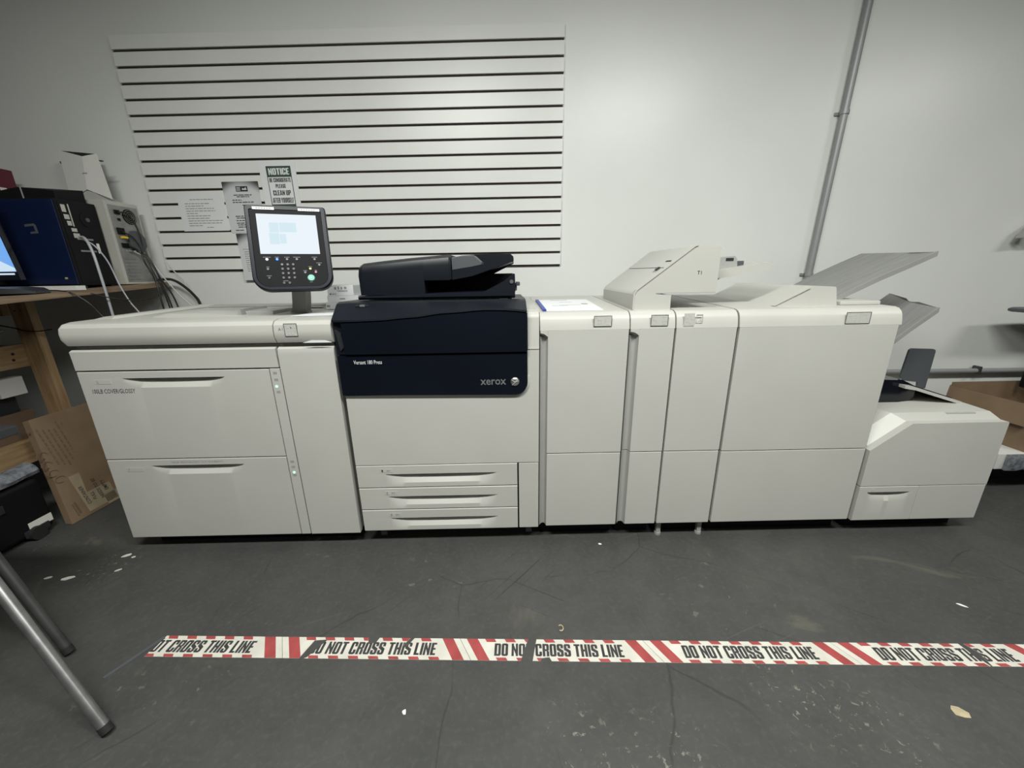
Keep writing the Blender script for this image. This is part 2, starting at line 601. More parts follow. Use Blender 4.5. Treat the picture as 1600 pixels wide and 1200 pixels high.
def obj(name, b, m, parent=None, smooth=35, label=None, kind=None):
    me = bpy.data.meshes.new(name)
    bmesh.ops.recalc_face_normals(b.bm, faces=b.bm.faces)
    org = root_of(parent).get('_org') if parent else None
    if org:
        bmesh.ops.translate(b.bm, vec=-Vector(org), verts=b.bm.verts)
    b.bm.to_mesh(me)
    b.bm.free()
    if smooth:
        for p in me.polygons: p.use_smooth = True
        me.set_sharp_from_angle(angle=math.radians(smooth))
    me.materials.append(MATS[m] if isinstance(m, str) else m)
    o = bpy.data.objects.new(name, me)
    COL.objects.link(o)
    if smooth:
        wn = o.modifiers.new('weighted_normals', 'WEIGHTED_NORMAL')
        wn.keep_sharp = True
        wn.weight = 100
    if parent: o.parent = parent
    if label: o['label'] = label
    if kind: o['kind'] = kind
    return o


def root_of(o):
    while o.parent: o = o.parent
    return o


def thing(name, label, cat, loc=(0, 0, 0), group=None, rot=None):
    """Empty at the base of a thing; its children are drawn in world coordinates unless rot is given"""
    o = bpy.data.objects.new(name, None)
    o.empty_display_size = 0.1
    COL.objects.link(o)
    o.location = loc
    if rot:
        o.rotation_euler = rot
    else:
        o['_org'] = tuple(loc)
    o['label'] = label
    o['category'] = cat
    if group: o['group'] = group
    return o


def single(name, b, m, label, cat, loc=(0, 0, 0), group=None, smooth=35):
    """a thing that is one mesh, drawn in world coordinates, origin at loc"""
    bmesh.ops.translate(b.bm, vec=-Vector(loc), verts=b.bm.verts)
    o = obj(name, b, m, None, smooth)
    o.location = loc
    o['label'] = label
    o['category'] = cat
    if group: o['group'] = group
    return o


# ------------------------------------------------------------------ the room
WA = -0.0309
WORG = Vector((-2.1066, 1.0123, 0))


def wallM():
    return Matrix.Translation(WORG) @ Matrix.Rotation(WA, 4, 'Z')


WM = wallM()
obj('floor', B().box(-4.2, 5.6, -6.0, 1.6, -0.12, 0.0), 'floor', None, 0, kind='structure')
obj('wall_back', B().box(-2.2, 8.2, 0.0205, 0.18, -0.05, CEIL + 0.1, M=WM), 'wall', None, 0, kind='structure')
obj('ceiling', B().box(-4.2, 5.6, -6.0, 1.6, CEIL, CEIL + 0.12), 'ceiling', None, 0, kind='structure')
obj('wall_left', B().box(-4.2, -4.05, -6.0, 1.2, 0.0, CEIL), 'dim_wall', None, 0, kind='structure')
obj('wall_right', B().box(5.3, 5.45, -6.0, 1.0, 0.0, CEIL), 'dim_wall', None, 0, kind='structure')
obj('wall_front', B().box(-4.05, 5.3, -6.0, -5.85, 0.0, CEIL), 'dim_wall', None, 0, kind='structure')
TROFF = ['above the left half of the press line', 'above the right half of the press line', 'over the far right of the room', 'behind the camera']
for (lx, ly, ll, pw) in LAMPS:
    t = thing('ceiling_light', 'white ceiling troffer light ' + TROFF.pop(0), 'light', (lx, ly, CEIL))
    obj('housing', B().box(lx - ll / 2 - 0.03, lx + ll / 2 + 0.03, ly - 0.17, ly + 0.17, CEIL - 0.08, CEIL, 0.005), 'lamp_white', t)

# ------------------------------------------------------------------ slatwall on the back wall
SP = 0.07620
sw = thing('slatwall', 'white slatwall display panel of horizontal slats mounted on the back wall', 'slatwall', WORG, rot=(0, 0, WA))
sw.location = (WORG.x, WORG.y, 1.236)
zb = 1.236
obj('backing_board', B().box(0.002, 2.438, 0.0125, 0.0195, 0.002, 16 * SP - 0.005), 'mdf_brown', sw, 0)
slat_me = None
for i in range(16):
    z0 = SP * i + 0.0122
    if slat_me is None:
        b = B()
        # T-shaped slat: face, with a lip hiding the groove
        prof = [(0.0005, 0.0), (0.012, 0.0), (0.012, SP - 0.0132), (0.0005, SP - 0.0132), (0.0, SP - 0.0137), (0.0, 0.0005)]
        b.prism(prof, 0.0, 2.44, 'x')
        s0 = obj('slat', b, 'slat', sw, 0)
        slat_me = s0.data
        s0.location = (0, 0, z0)
    else:
        s0 = bpy.data.objects.new('slat', slat_me)
        COL.objects.link(s0)
        s0.parent = sw
        s0.location = (0, 0, z0)


def wall_sheet(name, label, cat, s0, s1, z0, z1, m, lift, skew=0.0, group=None):
    """thing lying flat on the slatwall; local x along the wall, z up from its bottom edge"""
    base = WM @ Vector((s0, -lift, z0))
    t = thing(name, label, cat, base, rot=(0, skew, WA), group=group)
    return t


def lines_of_print(b, rows, y, h=0.0035):
    for (x0, x1, z) in rows:
        x = x0
        while x < x1:
            w = min(random.uniform(0.010, 0.032), x1 - x)
            b.box(x, x + w, y - 0.0002, y, z, z + h)
            x += w + 0.004
    return b


# left landscape notice
t = wall_sheet('paper_notice', 'landscape paper notice on the slatwall, leftmost of the sheets', 'paper', 0.165, 0.45, 1.472, 1.68, 'paper', 0.0012)
obj('sheet', B().box(0, 0.279, 0, 0.0008, 0, 0.208), 'paper', t, 0)
rows = [(0.075, 0.215, 0.172)] + [(0.04, 0.04 + w, 0.150 - 0.0135 * k) for k, w in enumerate((0.15, 0.11, 0.17, 0.175, 0.07, 0.14, 0.135, 0.21, 0.20, 0.08))] + [(0.145, 0.185, 0.018)]
obj('print', lines_of_print(B(), rows, -0.0002, 0.0042), 'grey_ink', t, 0)
# middle portrait poster
t = wall_sheet('instruction_poster', 'portrait instruction poster with dark shaded top, beside the notice sign', 'poster', 0.452, 0.668, 1.458, 1.736, 'poster', 0.0024)
obj('sheet', B().box(0, 0.216, 0, 0.0008, 0, 0.279), 'poster_high', t, 0)
b = B().box(0.078, 0.148, -0.0006, -0.0003, 0.226, 0.254)
obj('picture', b, 'ink', t, 0)
b = B()
for k in range(3):
    b.box(0.082, 0.105, -0.0009, -0.0006, 0.231 + 0.007 * k, 0.2345 + 0.007 * k)
b.prism([(0.114, 0.234), (0.118, 0.246), (0.126, 0.240), (0.138, 0.249), (0.143, 0.234)], -0.0009, -0.0006, 'y')
obj('picture_print', b, 'poster', t, 0)
rows = [(0.058, 0.165, 0.205), (0.075, 0.150, 0.196), (0.045, 0.10, 0.178), (0.045, 0.17, 0.166), (0.10, 0.16, 0.150), (0.045, 0.12, 0.090), (0.05, 0.13, 0.080), (0.045, 0.11, 0.066), (0.045, 0.1, 0.052), (0.05, 0.12, 0.042), (0.05, 0.1, 0.030), (0.03, 0.08, 0.012)]
obj('print', lines_of_print(B(), rows, -0.0003, 0.0045), 'ink', t, 0)
# lower portrait poster
t = wall_sheet('rules_poster', 'portrait poster lower on the slatwall, half hidden behind the touchscreen', 'poster', 0.476, 0.692, 1.182, 1.455, 'poster', 0.0018)
obj('sheet', B().box(0, 0.216, 0, 0.0008, 0, 0.272), 'poster_low', t, 0)
rows = [(0.07, 0.14, 0.21), (0.025, 0.12, 0.18)] + [(0.03, random.uniform(0.15, 0.19), 0.165 - 0.0125 * k) for k in range(10)]
obj('print', lines_of_print(B(), rows, -0.0003, 0.0042), 'grey_ink', t, 0)
# NOTICE sign
t = wall_sheet('notice_sign', 'green and white clean-up notice sign on pale board above the touchscreen', 'sign', 0.690, 0.905, 1.545, 1.838, 'sign', 0.0042)
obj('mounting_board', B().box(0, 0.213, 0, 0.003, 0, 0.290), 'paper', t, 0)
obj('sign_border', B().box(0.040, 0.184, -0.0003, 0, 0.036, 0.268), 'ink', t, 0)
obj('sign_face', B().box(0.044, 0.180, -0.0006, -0.0003, 0.066, 0.211), 'paper', t, 0)
obj('sign_header', B().box(0.044, 0.180, -0.0006, -0.0003, 0.215, 0.264), 'green_print', t, 0)
obj('sign_footer', B().box(0.044, 0.180, -0.0006, -0.0003, 0.040, 0.062), 'green_print', t, 0)
obj('header_lettering', put_text(B(), 'NOTICE', 0.052, 0.172, 0.223, 0.257, -0.0008, 0.03, block=True), 'white_print', t, 0)
b = B()
put_text(b, 'BE CONSIDERATE', 0.050, 0.175, 0.184, 0.206, -0.0008, 0.014, block=True)
put_text(b, 'PLEASE', 0.081, 0.141, 0.153, 0.174, -0.0008, 0.014, block=True)
put_text(b, 'CLEAN UP', 0.060, 0.164, 0.114, 0.141, -0.0008, 0.020, block=True)
put_text(b, 'AFTER YOURSELF', 0.050, 0.175, 0.074, 0.101, -0.0008, 0.014, block=True)
obj('lettering', b, 'ink', t, 0)

# ------------------------------------------------------------------ pipes on the wall


def on_wall(x, z, off=0.0):
    y = WORG.y + math.tan(WA) * (x - WORG.x)
    return Vector((x, y - off, z))


t = thing('conduit_pipe', 'tall grey conduit pipe running up the back wall right of the slatwall', 'pipe', (1.83, 0.86, 0.55))
P0, P1 = on_wall(1.822, 0.58, 0.006), on_wall(1.888, CEIL, 0.006)
obj('pipe', B().tube([P0, P1], 0.0185, 14, False), 'conduit', t)
for z in (2.005, 1.150):
    f = (z - 0.56) / (CEIL - 0.56)
    c = P0.lerp(P1, f)
    b = B().cyl(c - Vector((0, 0, 0.010)), (0.03, 0, 1), 0.0225, 0.020, 16)
    b.box(c.x - 0.036, c.x + 0.036, c.y + 0.018, c.y + 0.030, c.z - 0.008, c.z + 0.008, 0.002)
    obj('pipe_strap', b, 'conduit', t)
t = thing('wall_pipe', 'grey horizontal pipe low on the back wall behind the right carton', 'pipe', (2.9, 0.83, 0.55))
obj('pipe', B().tube([on_wall(1.75, 0.548, 0.016), on_wall(5.2, 0.560, 0.016)], 0.016, 12, False), 'conduit', t)
for x in (2.38, 3.02):
    c = on_wall(x, 0.553, 0.016)
    obj('pipe_strap', B().box(c.x - 0.008, c.x + 0.008, c.y - 0.020, c.y + 0.026, c.z - 0.021, c.z + 0.030, 0.004), 'dark_steel', t)

# ------------------------------------------------------------------ the digital press line: cabinet helpers
G = 0.004


def ledge(b, x0, x1, zlo=0.983, yb=0.752, zf=1.050, zbk=1.071, lip=0.0):
    """rounded white top cover: profile in y,z extruded along x"""
    pr = [(lip, zlo - 0.0012), (lip + 0.003, zlo + 0.018), (lip + 0.008, zf - 0.029), (lip + 0.015, zf - 0.015), (lip + 0.027, zf - 0.005), (lip + 0.045, zf), (yb - 0.02, zbk), (yb, zbk - 0.012), (yb, zlo)]
    b.prism(pr, x0, x1, 'x')
    return b


def sticker(parent, name, x0, x1, z0, z1, y, rows, side='r', frame=True, m='plastic'):
    """small outlined instruction label: backing, outline, printed marks"""
    st = obj(name, B().box(x0, x1, y - 0.0012, y, z0, z1, 0.0), m, parent, 0, label='small printed instruction sticker')
    if frame:
        b = B()
        w = 0.0018
        b.box(x0, x1, y - 0.0018, y - 0.0012, z1 - w, z1)
        b.box(x0, x1, y - 0.0018, y - 0.0012, z0, z0 + w)
        b.box(x0, x0 + w, y - 0.0018, y - 0.0012, z0 + w, z1 - w)
        b.box(x1 - w, x1, y - 0.0018, y - 0.0012, z0 + w, z1 - w)
        obj('outline', b, 'ink', st, 0)
    b = B()
    for (u0, u1, v0, v1) in rows:
        xa, xb = x0 + (x1 - x0) * u0, x0 + (x1 - x0) * u1
        za, zc = z0 + (z1 - z0) * v0, z0 + (z1 - z0) * v1
        if (xb - xa) > 0.012 and (zc - za) > 0.008:   # hollow pictogram
            w = 0.0011
            b.box(xa, xb, y - 0.0018, y - 0.0012, zc - w, zc)
            b.box(xa, xb, y - 0.0018, y - 0.0012, za, za + w)
            b.box(xa, xa + w, y - 0.0018, y - 0.0012, za, zc)
            b.box(xb - w, xb, y - 0.0018, y - 0.0012, za, zc)
        else:
            b.box(xa, xb, y - 0.0018, y - 0.0012, za, zc)
    obj('print', b, 'pale_ink', st, 0)
    return st


def drawer(parent, x0, x1, z0, z1, hx0, hx1, zt, drop, depth=0.022, y=0.0, name='drawer'):
    """drawer front with a scooped finger pull: flat undercut at zt, bowed back, ramp out to zt-drop"""
    b = B()
    n = 28
    xs = [x0] + [hx0 + (hx1 - hx0) * i / n for i in range(n + 1)] + [x1]
    secs = []
    for i, x in enumerate(xs):
        u = max(-1.0, min(1.0, (x - (hx0 + hx1) / 2) / ((hx1 - hx0) / 2)))
        k = 1 - u * u
        d = depth * (min(1.0, 1.5 * k ** 0.75) if k > 0 else 0.0)
        zc = zt - max(0.0005, drop * 0.42 * k ** 0.8 if k > 0 else 0.0005)
        dr = drop * min(1.0, 0.35 + k * 2.0)
        zm = zt - dr
        zc = max(zc, zm + 0.002)
        secs.append([(x, y + 0.024, z0), (x, y + 0.002, z0), (x, y, z0 + 0.002), (x, y, zm), (x, y + d * 0.80, zc), (x, y + d, zc + 0.0003), (x, y + d, zt), (x, y, zt + 0.0005), (x, y, z1 - 0.002), (x, y + 0.002, z1), (x, y + 0.024, z1)])
    b.loft(secs)
    return obj(name, b, 'plastic', parent, 28)


def door(parent, x0, x1, z0, z1, y=0.0, th=0.026, name='door', m='plastic', bev=0.003):
    return obj(name, B().box(x0, x1, y, y + th, z0, z1, bev, 2), m, parent)


def grip(parent, x0, x1, z0, z1, y=0.0, name='grip_channel', top=True):
    """concave finger channel running down the left edge of a door"""
    b = B()
    n = 8
    sec = []
    for i in range(n + 1):
        t = i / n
        sec.append((x0 + (x1 - x0) * t, y + 0.006 + 0.020 * math.sin(math.pi * (0.15 + 0.85 * (1 - t)) / 1.0) ** 0.8 if t < 0.98 else y + 0.004))
    pts = sec + [(x1, y + 0.03), (x0, y + 0.03)]
    b.prism(pts, z0, z1, 'z')
    return obj(name, b, 'light_grey', parent, 40)


def hand(parent, txt, x0, x1, z0, z1, y, m='ink', bold=0.0, shear=0.2, name='handwriting'):
    return obj(name, put_text(B(), txt, x0, x1, z0, z1, y - 0.0006, bold, shear), m, parent, 0)


# ---- paper feeder (far left)
X0, X1 = -1.722, -0.690
f = thing('paper_feeder', 'wide white two-drawer paper feeder at the left end of the press line', 'printer', (-1.2, 0.37, 0.0))
obj('base', B().box(X0 + 0.05, X1 - 0.02, 0.07, 0.70, 0.0, 0.066), 'black', f, 0)
obj('body', B().box(X0 + 0.004, X1 - 0.004, 0.027, 0.73, 0.066, 0.945, 0.004), 'plastic', f)
drawer(f, X0, -0.960, 0.461, 0.846, -1.551, -1.141, 0.818, 0.040)
drawer(f, X0, -0.960, 0.068, 0.457, -1.542, -1.144, 0.428, 0.042)
b = B()
b.prism([(0.026, 0.934), (0.010, 0.934), (-0.001, 0.928), (0.000, 0.895), (0.0, 0.853), (0.026, 0.853)], X0 - 0.002, -0.919, 'x')
obj('upper_front_panel', b, 'plastic', f, 30)
obj('status_strip', B().box(-0.957, -0.917, 0.0, 0.026, 0.068, 0.848, 0.002), 'plastic', f)
b = B().prism([(0.026, 0.934), (0.016, 0.934), (0.004, 0.926), (0.0, 0.905), (0.0, 0.068), (0.026, 0.068)], -0.912, X1, 'x')
obj('side_door', b, 'plastic', f, 30)
obj('shadow_gap', B().box(X0 + 0.02, X1 - 0.01, 0.035, 0.06, 0.934, 0.952), 'dark_grey', f, 0)
# top cover in two pieces with a sculpted output well
def feeder_cover(x0, x1, name):
    pr = [(0.03, 0.950), (0.0, 0.952), (-0.012, 0.976), (-0.012, 1.000), (-0.008, 1.022), (0.006, 1.036), (0.035, 1.042), (0.60, 1.047), (0.74, 1.056), (0.75, 1.04), (0.75, 0.95)]
    return obj(name, B().prism(pr, x0, x1, 'x'), 'plastic_top', f, 30)
tc_ = feeder_cover(X0 + 0.004, -0.908, 'top_cover')
tc2 = feeder_cover(-0.904, -0.684, 'top_cover')
# left rounded end cap of the cover
b = B()
secs = []
for k in range(5):
    t = k / 4
    x = X0 + 0.004 - 0.012 * math.sin(t * math.pi / 2)
    q = 1 - 0.22 * (1 - math.cos(t * math.pi / 2))
    pr = [(0.03, 0.950), (0.0, 0.952), (-0.012, 0.976), (-0.012, 1.000), (-0.008, 1.022), (0.006, 1.036), (0.035, 1.042), (0.60, 1.047), (0.74, 1.054), (0.75, 1.04), (0.75, 0.95)]
    secs.append([(x, 0.37 + (a - 0.37) * (0.97 + 0.03 * q), 0.998 + (z - 0.998) * q) for a, z in pr])
b.loft(secs)
obj('cover_end_cap', b, 'plastic_top', f, 40)
# sculpted ridges on the cover top: left slope, back rail, grey guide, black slots
b = B()
b.loft([[(-1.70, 0.10, 1.043), (-1.62, 0.10, 1.043), (-1.62, 0.70, 1.050), (-1.70, 0.70, 1.050)], [(-1.68, 0.13, 1.052), (-1.64, 0.13, 1.052), (-1.64, 0.68, 1.062), (-1.68, 0.68, 1.062)]])
obj('side_rail', b, 'plastic_top', tc_, 25)
b = B().prism([(-1.52, 1.041), (-1.44, 1.058), (-1.30, 1.056), (-1.06, 1.041)], 0.16, 0.30, 'y')
obj('paper_ramp', b, 'plastic', tc_, 25)
obj('back_rail', B().box(-1.60, -0.93, 0.60, 0.66, 1.047, 1.058, 0.004), 'light_grey', tc_)
b = B().box(-1.145, -1.02, 0.20, 0.36, 1.0415, 1.060, 0.004)
obj('paper_guide', b, 'light_grey', tc_)
b = B().prism([(-1.15, 1.042), (-1.150, 1.070), (-1.140, 1.070), (-1.135, 1.042)], 0.17, 0.36, 'y')
obj('guide_fin', b, 'plastic_grey', tc_)
b = B().prism([(-1.05, 0.52), (-0.94, 0.52), (-0.93, 0.46), (-1.02, 0.46)], 1.045, 1.0475, 'z')
obj('recess', b, 'black', tc_, 0)
b = B().prism([(-0.89, 0.10), (-0.70, 0.10), (-0.70, 0.42), (-0.80, 0.42)], 1.044, 1.046, 'z')
obj('clear_film', b, 'paper', tc2, 0)
# recess between cover and front: labels
obj('tray_number_label', B().box(-1.664, -1.598, -0.0008, 0.0, 0.796, 0.814), 'plastic_top', f, 0)
obj('tray_number', put_text(B(), '6', -1.656, -1.648, 0.798, 0.812, -0.001, 0.004), 'grey_ink', f, 0)
hand(f, '100LB COVER/GLOSSY', -1.685, -1.512, 0.757, 0.775, 0.0)
hand(f, '100LB TEXT/GLOSSY 12 X 18 (HEAVY)', -1.452, -1.232, 0.437, 0.447, 0.0, 'grey_ink', 0.0)
obj('tray_number_label', B().box(-1.652, -1.580, -0.0008, 0.0, 0.402, 0.420), 'plastic_top', f, 0)
obj('tray_number', put_text(B(), '7', -1.645, -1.637, 0.404, 0.418, -0.001, 0.004), 'grey_ink', f, 0)
for zz in (0.825, 0.797, 0.745, 0.430, 0.405, 0.365):
    obj('status_mark', B().box(-0.945, -0.930, -0.0006, 0, zz, zz + 0.010), 'grey_ink', f, 0)
for zz, xx in ((0.773, -0.941), (0.383, -0.938)):
    obj('status_light', B().cyl((xx, 0.0, zz), (0, -1, 0), 0.006, 0.001, 10), 'led_green', f)
obj('area_lettering', put_text(B(), 'A1', -0.886, -0.868, 1.000, 1.013, -0.0125, 0.006), 'grey_ink', f, 0)
sticker(f, 'diagram_sticker', -0.862, -0.812, 0.978, 1.028, -0.012, [(0.08, 0.2, 0.8, 0.9), (0.2, 0.36, 0.62, 0.7), (0.5, 0.66, 0.62, 0.74), (0.75, 0.9, 0.62, 0.74), (0.25, 0.35, 0.35, 0.5), (0.5, 0.56, 0.2, 0.75), (0.75, 0.88, 0.38, 0.5), (0.25, 0.35, 0.12, 0.25), (0.5, 0.7, 0.12, 0.22)])
obj('front_chip', B().prism([(-0.80, 0.952), (-0.765, 0.962), (-0.71, 0.961), (-0.685, 0.952)], -0.0135, -0.0122, 'y'), 'white_print', f, 0)

# ---- print engine
EX0, EX1 = -0.668, 0.127
e = thing('digital_press', 'white and navy print engine with document lid, centre of the press line', 'printer', (-0.27, 0.37, 0.0))
obj('base', B().box(EX0 + 0.03, EX1 - 0.03, 0.09, 0.70, 0.008, 0.074), 'black', e, 0)
for x in (-0.60, 0.085):
    for y in (0.075, 0.62):
        b = B().cyl((x - 0.014, y, 0.030), (1, 0, 0), 0.030, 0.028, 18)
        c_ = obj('caster', b, 'dark_grey', e)
        obj('fork', B().box(x - 0.02, x + 0.02, y - 0.02, y + 0.02, 0.055, 0.075, 0.003), 'light_grey', c_)
obj('body', B().box(EX0 + 0.003, EX1 - 0.003, 0.030, 0.73, 0.074, 1.06, 0.004), 'plastic', e)
for (z0, z1, zt) in ((0.298, 0.405, 0.363), (0.187, 0.294, 0.252), (0.076, 0.183, 0.141)):
    drawer(e, EX0, 0.033, z0, z1, -0.545, -0.055, zt, 0.042)
for n_, (zz, xx) in enumerate(((0.372, -0.565), (0.262, -0.555), (0.150, -0.548))):
    obj('tray_number_label', B().box(xx, xx + 0.055, -0.0008, 0, zz, zz + 0.017), 'plastic_top', e, 0)
    obj('tray_number', put_text(B(), str(n_ + 1), xx + 0.006, xx + 0.012, zz + 0.003, zz + 0.014, -0.001, 0.004), 'ink', e, 0)
    obj('print', B().box(xx + 0.028, xx + 0.034, -0.0012, -0.0008, zz + 0.006, zz + 0.012).box(xx + 0.036, xx + 0.043, -0.0012, -0.0008, zz + 0.007, zz + 0.012), 'grey_ink', e, 0)
door(e, 0.0395, EX1, 0.076, 0.405, name='waste_door')
obj('gap_strip', B().box(0.033, 0.040, 0.016, 0.03, 0.076, 0.405), 'black', e, 0)
# front door with rounded notch for the navy panel
b = B()
R = 0.045
arc = [(0.078 - R + R * math.cos(a), 0.728 + R + R * math.sin(a) - 0.0) for a in [math.radians(-90 + 90 * k / 8) for k in range(9)]]
pts = [(EX0, 0.409), (EX1, 0.409), (EX1, 0.905), (0.0800, 0.905), (0.0800, 0.773)] + [(0.080 - 0.045 + 0.045 * math.cos(math.radians(-90 * k / 8)), 0.773 + 0.045 * math.sin(math.radians(-90 * k / 8))) for k in range(1, 9)] + [(EX0, 0.728)]
b.prism(pts, 0.0, 0.026, 'y')
obj('front_door', b, 'plastic', e, 25)
# raised rim under the navy panel
rim = [(EX0, 0.7285)] + [(0.080 - 0.045 + 0.045 * math.cos(math.radians(-90 + 90 * k / 8)), 0.773 + 0.045 * math.sin(math.radians(-90 + 90 * k / 8))) for k in range(9)] + [(0.080, 0.80)]
b = B()
secs = []
for i, (x, z) in enumerate(rim):
    if i == 0: nx, nz = 0, -1
    elif i == len(rim) - 1: nx, nz = 1, 0
    else:
        a = math.radians(-90 + 90 * (i - 1) / 8); nx, nz = math.cos(a), math.sin(a)
    w = 0.014
    secs.append([(x, 0.0005, z), (x, -0.006, z), (x + nx * w, 0.0005, z + nz * w)])
b.loft(secs)
obj('door_rim', b, 'plastic', e, 40)
# white right shoulder
obj('right_shoulder', ledge(B(), 0.0815, EX1, 0.910, 0.74, 1.058, 1.072), 'plastic_top', e, 30)
# navy lower plate
b = B()
pts = [(-0.674, 0.733), (0.031, 0.7225)] + [(0.0765 - 0.045 + 0.045 * math.cos(math.radians(-90 + 90 * k / 8)), 0.768 + 0.045 * math.sin(math.radians(-90 + 90 * k / 8))) for k in range(1, 9)] + [(0.0765, 0.895), (-0.674, 0.895)]
b.prism(pts, -0.012, 0.028, 'y')
obj('nameplate_panel', b, 'navy', e, 25)
# navy scanner housing (loft of y,z profiles along x)
def sz_(x):
    K = [(-0.70, 1.030), (-0.62, 1.031), (-0.50, 1.034), (-0.375, 1.043), (-0.226, 1.059), (-0.078, 1.068), (0.0, 1.066), (0.078, 1.058)]
    for (xa, za), (xb, zb2) in zip(K, K[1:]):
        if xa <= x <= xb:
            t = (x - xa) / (xb - xa); t = t * t * (3 - 2 * t)
            return za + (zb2 - za) * t
    return K[-1][1]
b = B(); secs = []
for k in range(19):
    x = -0.678 + (0.077 + 0.678) * k / 18
    zs = sz_(x)
    inset = 0.012 if k == 0 else 0
    secs.append([(x, 0.66, 0.900), (x, 0.0, 0.900), (x, 0.0, zs - 0.003), (x, -0.024 + inset, zs), (x, -0.023 + inset, zs + 0.007), (x, 0.058, 1.093), (x, 0.085, 1.100), (x, 0.66, 1.088)])
b.loft(secs)
obj('scanner_housing', b, 'navy_lid', e, 22)
# proud front cover with the S-curved top edge
b = B(); secs = []
for k in range(25):
    x = -0.640 + (0.077 + 0.640) * k / 24
    z = sz_(x)
    secs.append([(x, 0.0, 0.903), (x, -0.020, 0.903), (x, -0.020, z - 0.0045), (x, -0.001, z - 0.0055)])
b.loft(secs)
obj('scanner_front_cover', b, 'navy', e, 30)
obj('side_latch', B().prism([(-0.672, 1.00), (-0.650, 0.985), (-0.645, 0.93), (-0.660, 0.915)], -0.006, 0.001, 'y'), 'charcoal', e, 25)
# top-left power button and top-right tag
pb = obj('power_recess', B().box(-0.600, -0.545, 0.040, 0.054, 1.0840, 1.0885, M=None), 'charcoal', e, 0)
obj('power_key', B().box(-0.580, -0.560, 0.037, 0.050, 1.0820, 1.0900, 0.001), 'btn_grey', pb, 0)
obj('model_tag', B().box(-0.030, 0.005, 0.10, 0.115, 1.099, 1.1012), 'charcoal', e, 0)
obj('model_tag', B().box(0.022, 0.055, 0.105, 0.125, 1.099, 1.1020), 'btn_grey', e, 0)
# names
b = B().box(-0.640, -0.470, -0.0128, -0.012, 0.858, 0.880)
np_ = obj('name_strip', b, 'navy', e, 0)
obj('name_lettering', put_text(B(), 'Versant 180 Press', -0.612, -0.500, 0.862, 0.878, -0.0134, 0.0), 'white_print', np_, 0)
obj('logo_lettering', put_text(B(), 'xerox', -0.112, -0.008, 0.767, 0.790, -0.0135, 0.012), 'logo_grey', e, 0)
b = B().ball((0.028, -0.012, 0.7785), 0.0185, 1, 0.45, 1, 20)
lb = obj('logo_ball', b, 'silver', e)
b = B()
b.tube([(0.014, -0.0205, 0.790), (0.026, -0.0213, 0.780), (0.043, -0.018, 0.783)], 0.0011, 6)
b.tube([(0.016, -0.0200, 0.766), (0.027, -0.0213, 0.777), (0.041, -0.0185, 0.791)], 0.0011, 6)
obj('logo_ribbon', b, 'light_grey', lb)
# document feeder lid
df = obj('document_feeder', B().loft([
    [(x, 0.60, 1.103), (x, 0.125, 1.104), (x, 0.118, 1.112), (x, 0.120, zt), (x, 0.60, zt + 0.004)]
    for x, zt in ((-0.612, 1.116), (-0.60, 1.118), (-0.45, 1.122), (-0.25, 1.128), (-0.05, 1.130), (0.02, 1.129), (0.036, 1.127))]), 'navy', e, 25)
b = B()
b.loft([[(x, 0.56, zl), (x, y0, zl), (x, y0 - 0.004, zt - 0.040), (x, y0 + 0.008, zt - 0.012), (x, y0 + 0.035, zt), (x, 0.52, zt), (x, 0.56, zt - 0.02)]
        for x, y0, zl, zt in ((-0.608, 0.150, 1.122, 1.225), (-0.603, 0.132, 1.122, 1.240), (-0.585, 0.122, 1.122, 1.248), (-0.50, 0.120, 1.122, 1.257), (-0.40, 0.120, 1.122, 1.266), (-0.335, 0.120, 1.122, 1.271), (-0.335, 0.120, 1.178, 1.271), (-0.28, 0.120, 1.178, 1.275), (-0.232, 0.120, 1.178, 1.278), (-0.224, 0.126, 1.182, 1.276))])
obj('feeder_cover', b, 'navy_lid', df, 30)
# input tray: slab rising to the right with rim
b = B()
b.loft([[(x, 0.135, zl), (x, 0.135, zu), (x, 0.150, zu), (x, 0.158, zu - 0.014), (x, 0.50, zu - 0.014), (x, 0.51, zu + 0.004), (x, 0.525, zu + 0.004), (x, 0.525, zl)]
        for x, zl, zu in ((-0.223, 1.178, 1.218), (-0.14, 1.192, 1.230), (0.015, 1.243, 1.258), (0.032, 1.250, 1.261))])
obj('input_tray', b, 'navy_lid', df, 30)
b = B()
b.loft([[(x, 0.137, z), (x, 0.137, zt), (x, 0.150, zt + 0.004), (x, 0.30, zt + 0.004), (x, 0.30, z)] for x, z, zt in ((-0.221, 1.212, 1.263), (-0.175, 1.221, 1.270), (-0.130, 1.232, 1.270), (-0.108, 1.236, 1.250), (-0.100, 1.238, 1.244))])
obj('side_guide', b, 'dark_grey', df, 30)
b = B().loft([[(x, 0.50, z0), (x, 0.50, z1), (x, 0.512, z1), (x, 0.512, z0)] for x, z0, z1 in ((-0.222, 1.18, 1.288), (-0.06, 1.20, 1.296), (0.025, 1.24, 1.292), (0.038, 1.245, 1.280))])
obj('tray_back_wall', b, 'navy_lid', df, 25)
obj('output_cavity', B().box(-0.335, 0.030, 0.30, 0.54, 1.128, 1.20), 'black', df, 0)
b = B().prism([(-0.10, 1.128), (-0.085, 1.133), (-0.01, 1.170), (0.030, 1.200), (0.036, 1.198), (0.038, 1.128)], 0.122, 0.150, 'y')
obj('side_wing', b, 'navy_lid', df, 25)
b = B().cyl((0.022, 0.121, 1.168), (0, -1, 0), 0.008, 0.004, 12)
obj('screw_cap', b, 'silver', df)
obj('paper_stop', B().box(0.040, 0.058, 0.16, 0.20, 1.150, 1.166, 0.003).box(0.030, 0.045, 0.17, 0.19, 1.130, 1.160), 'dark_grey', df)

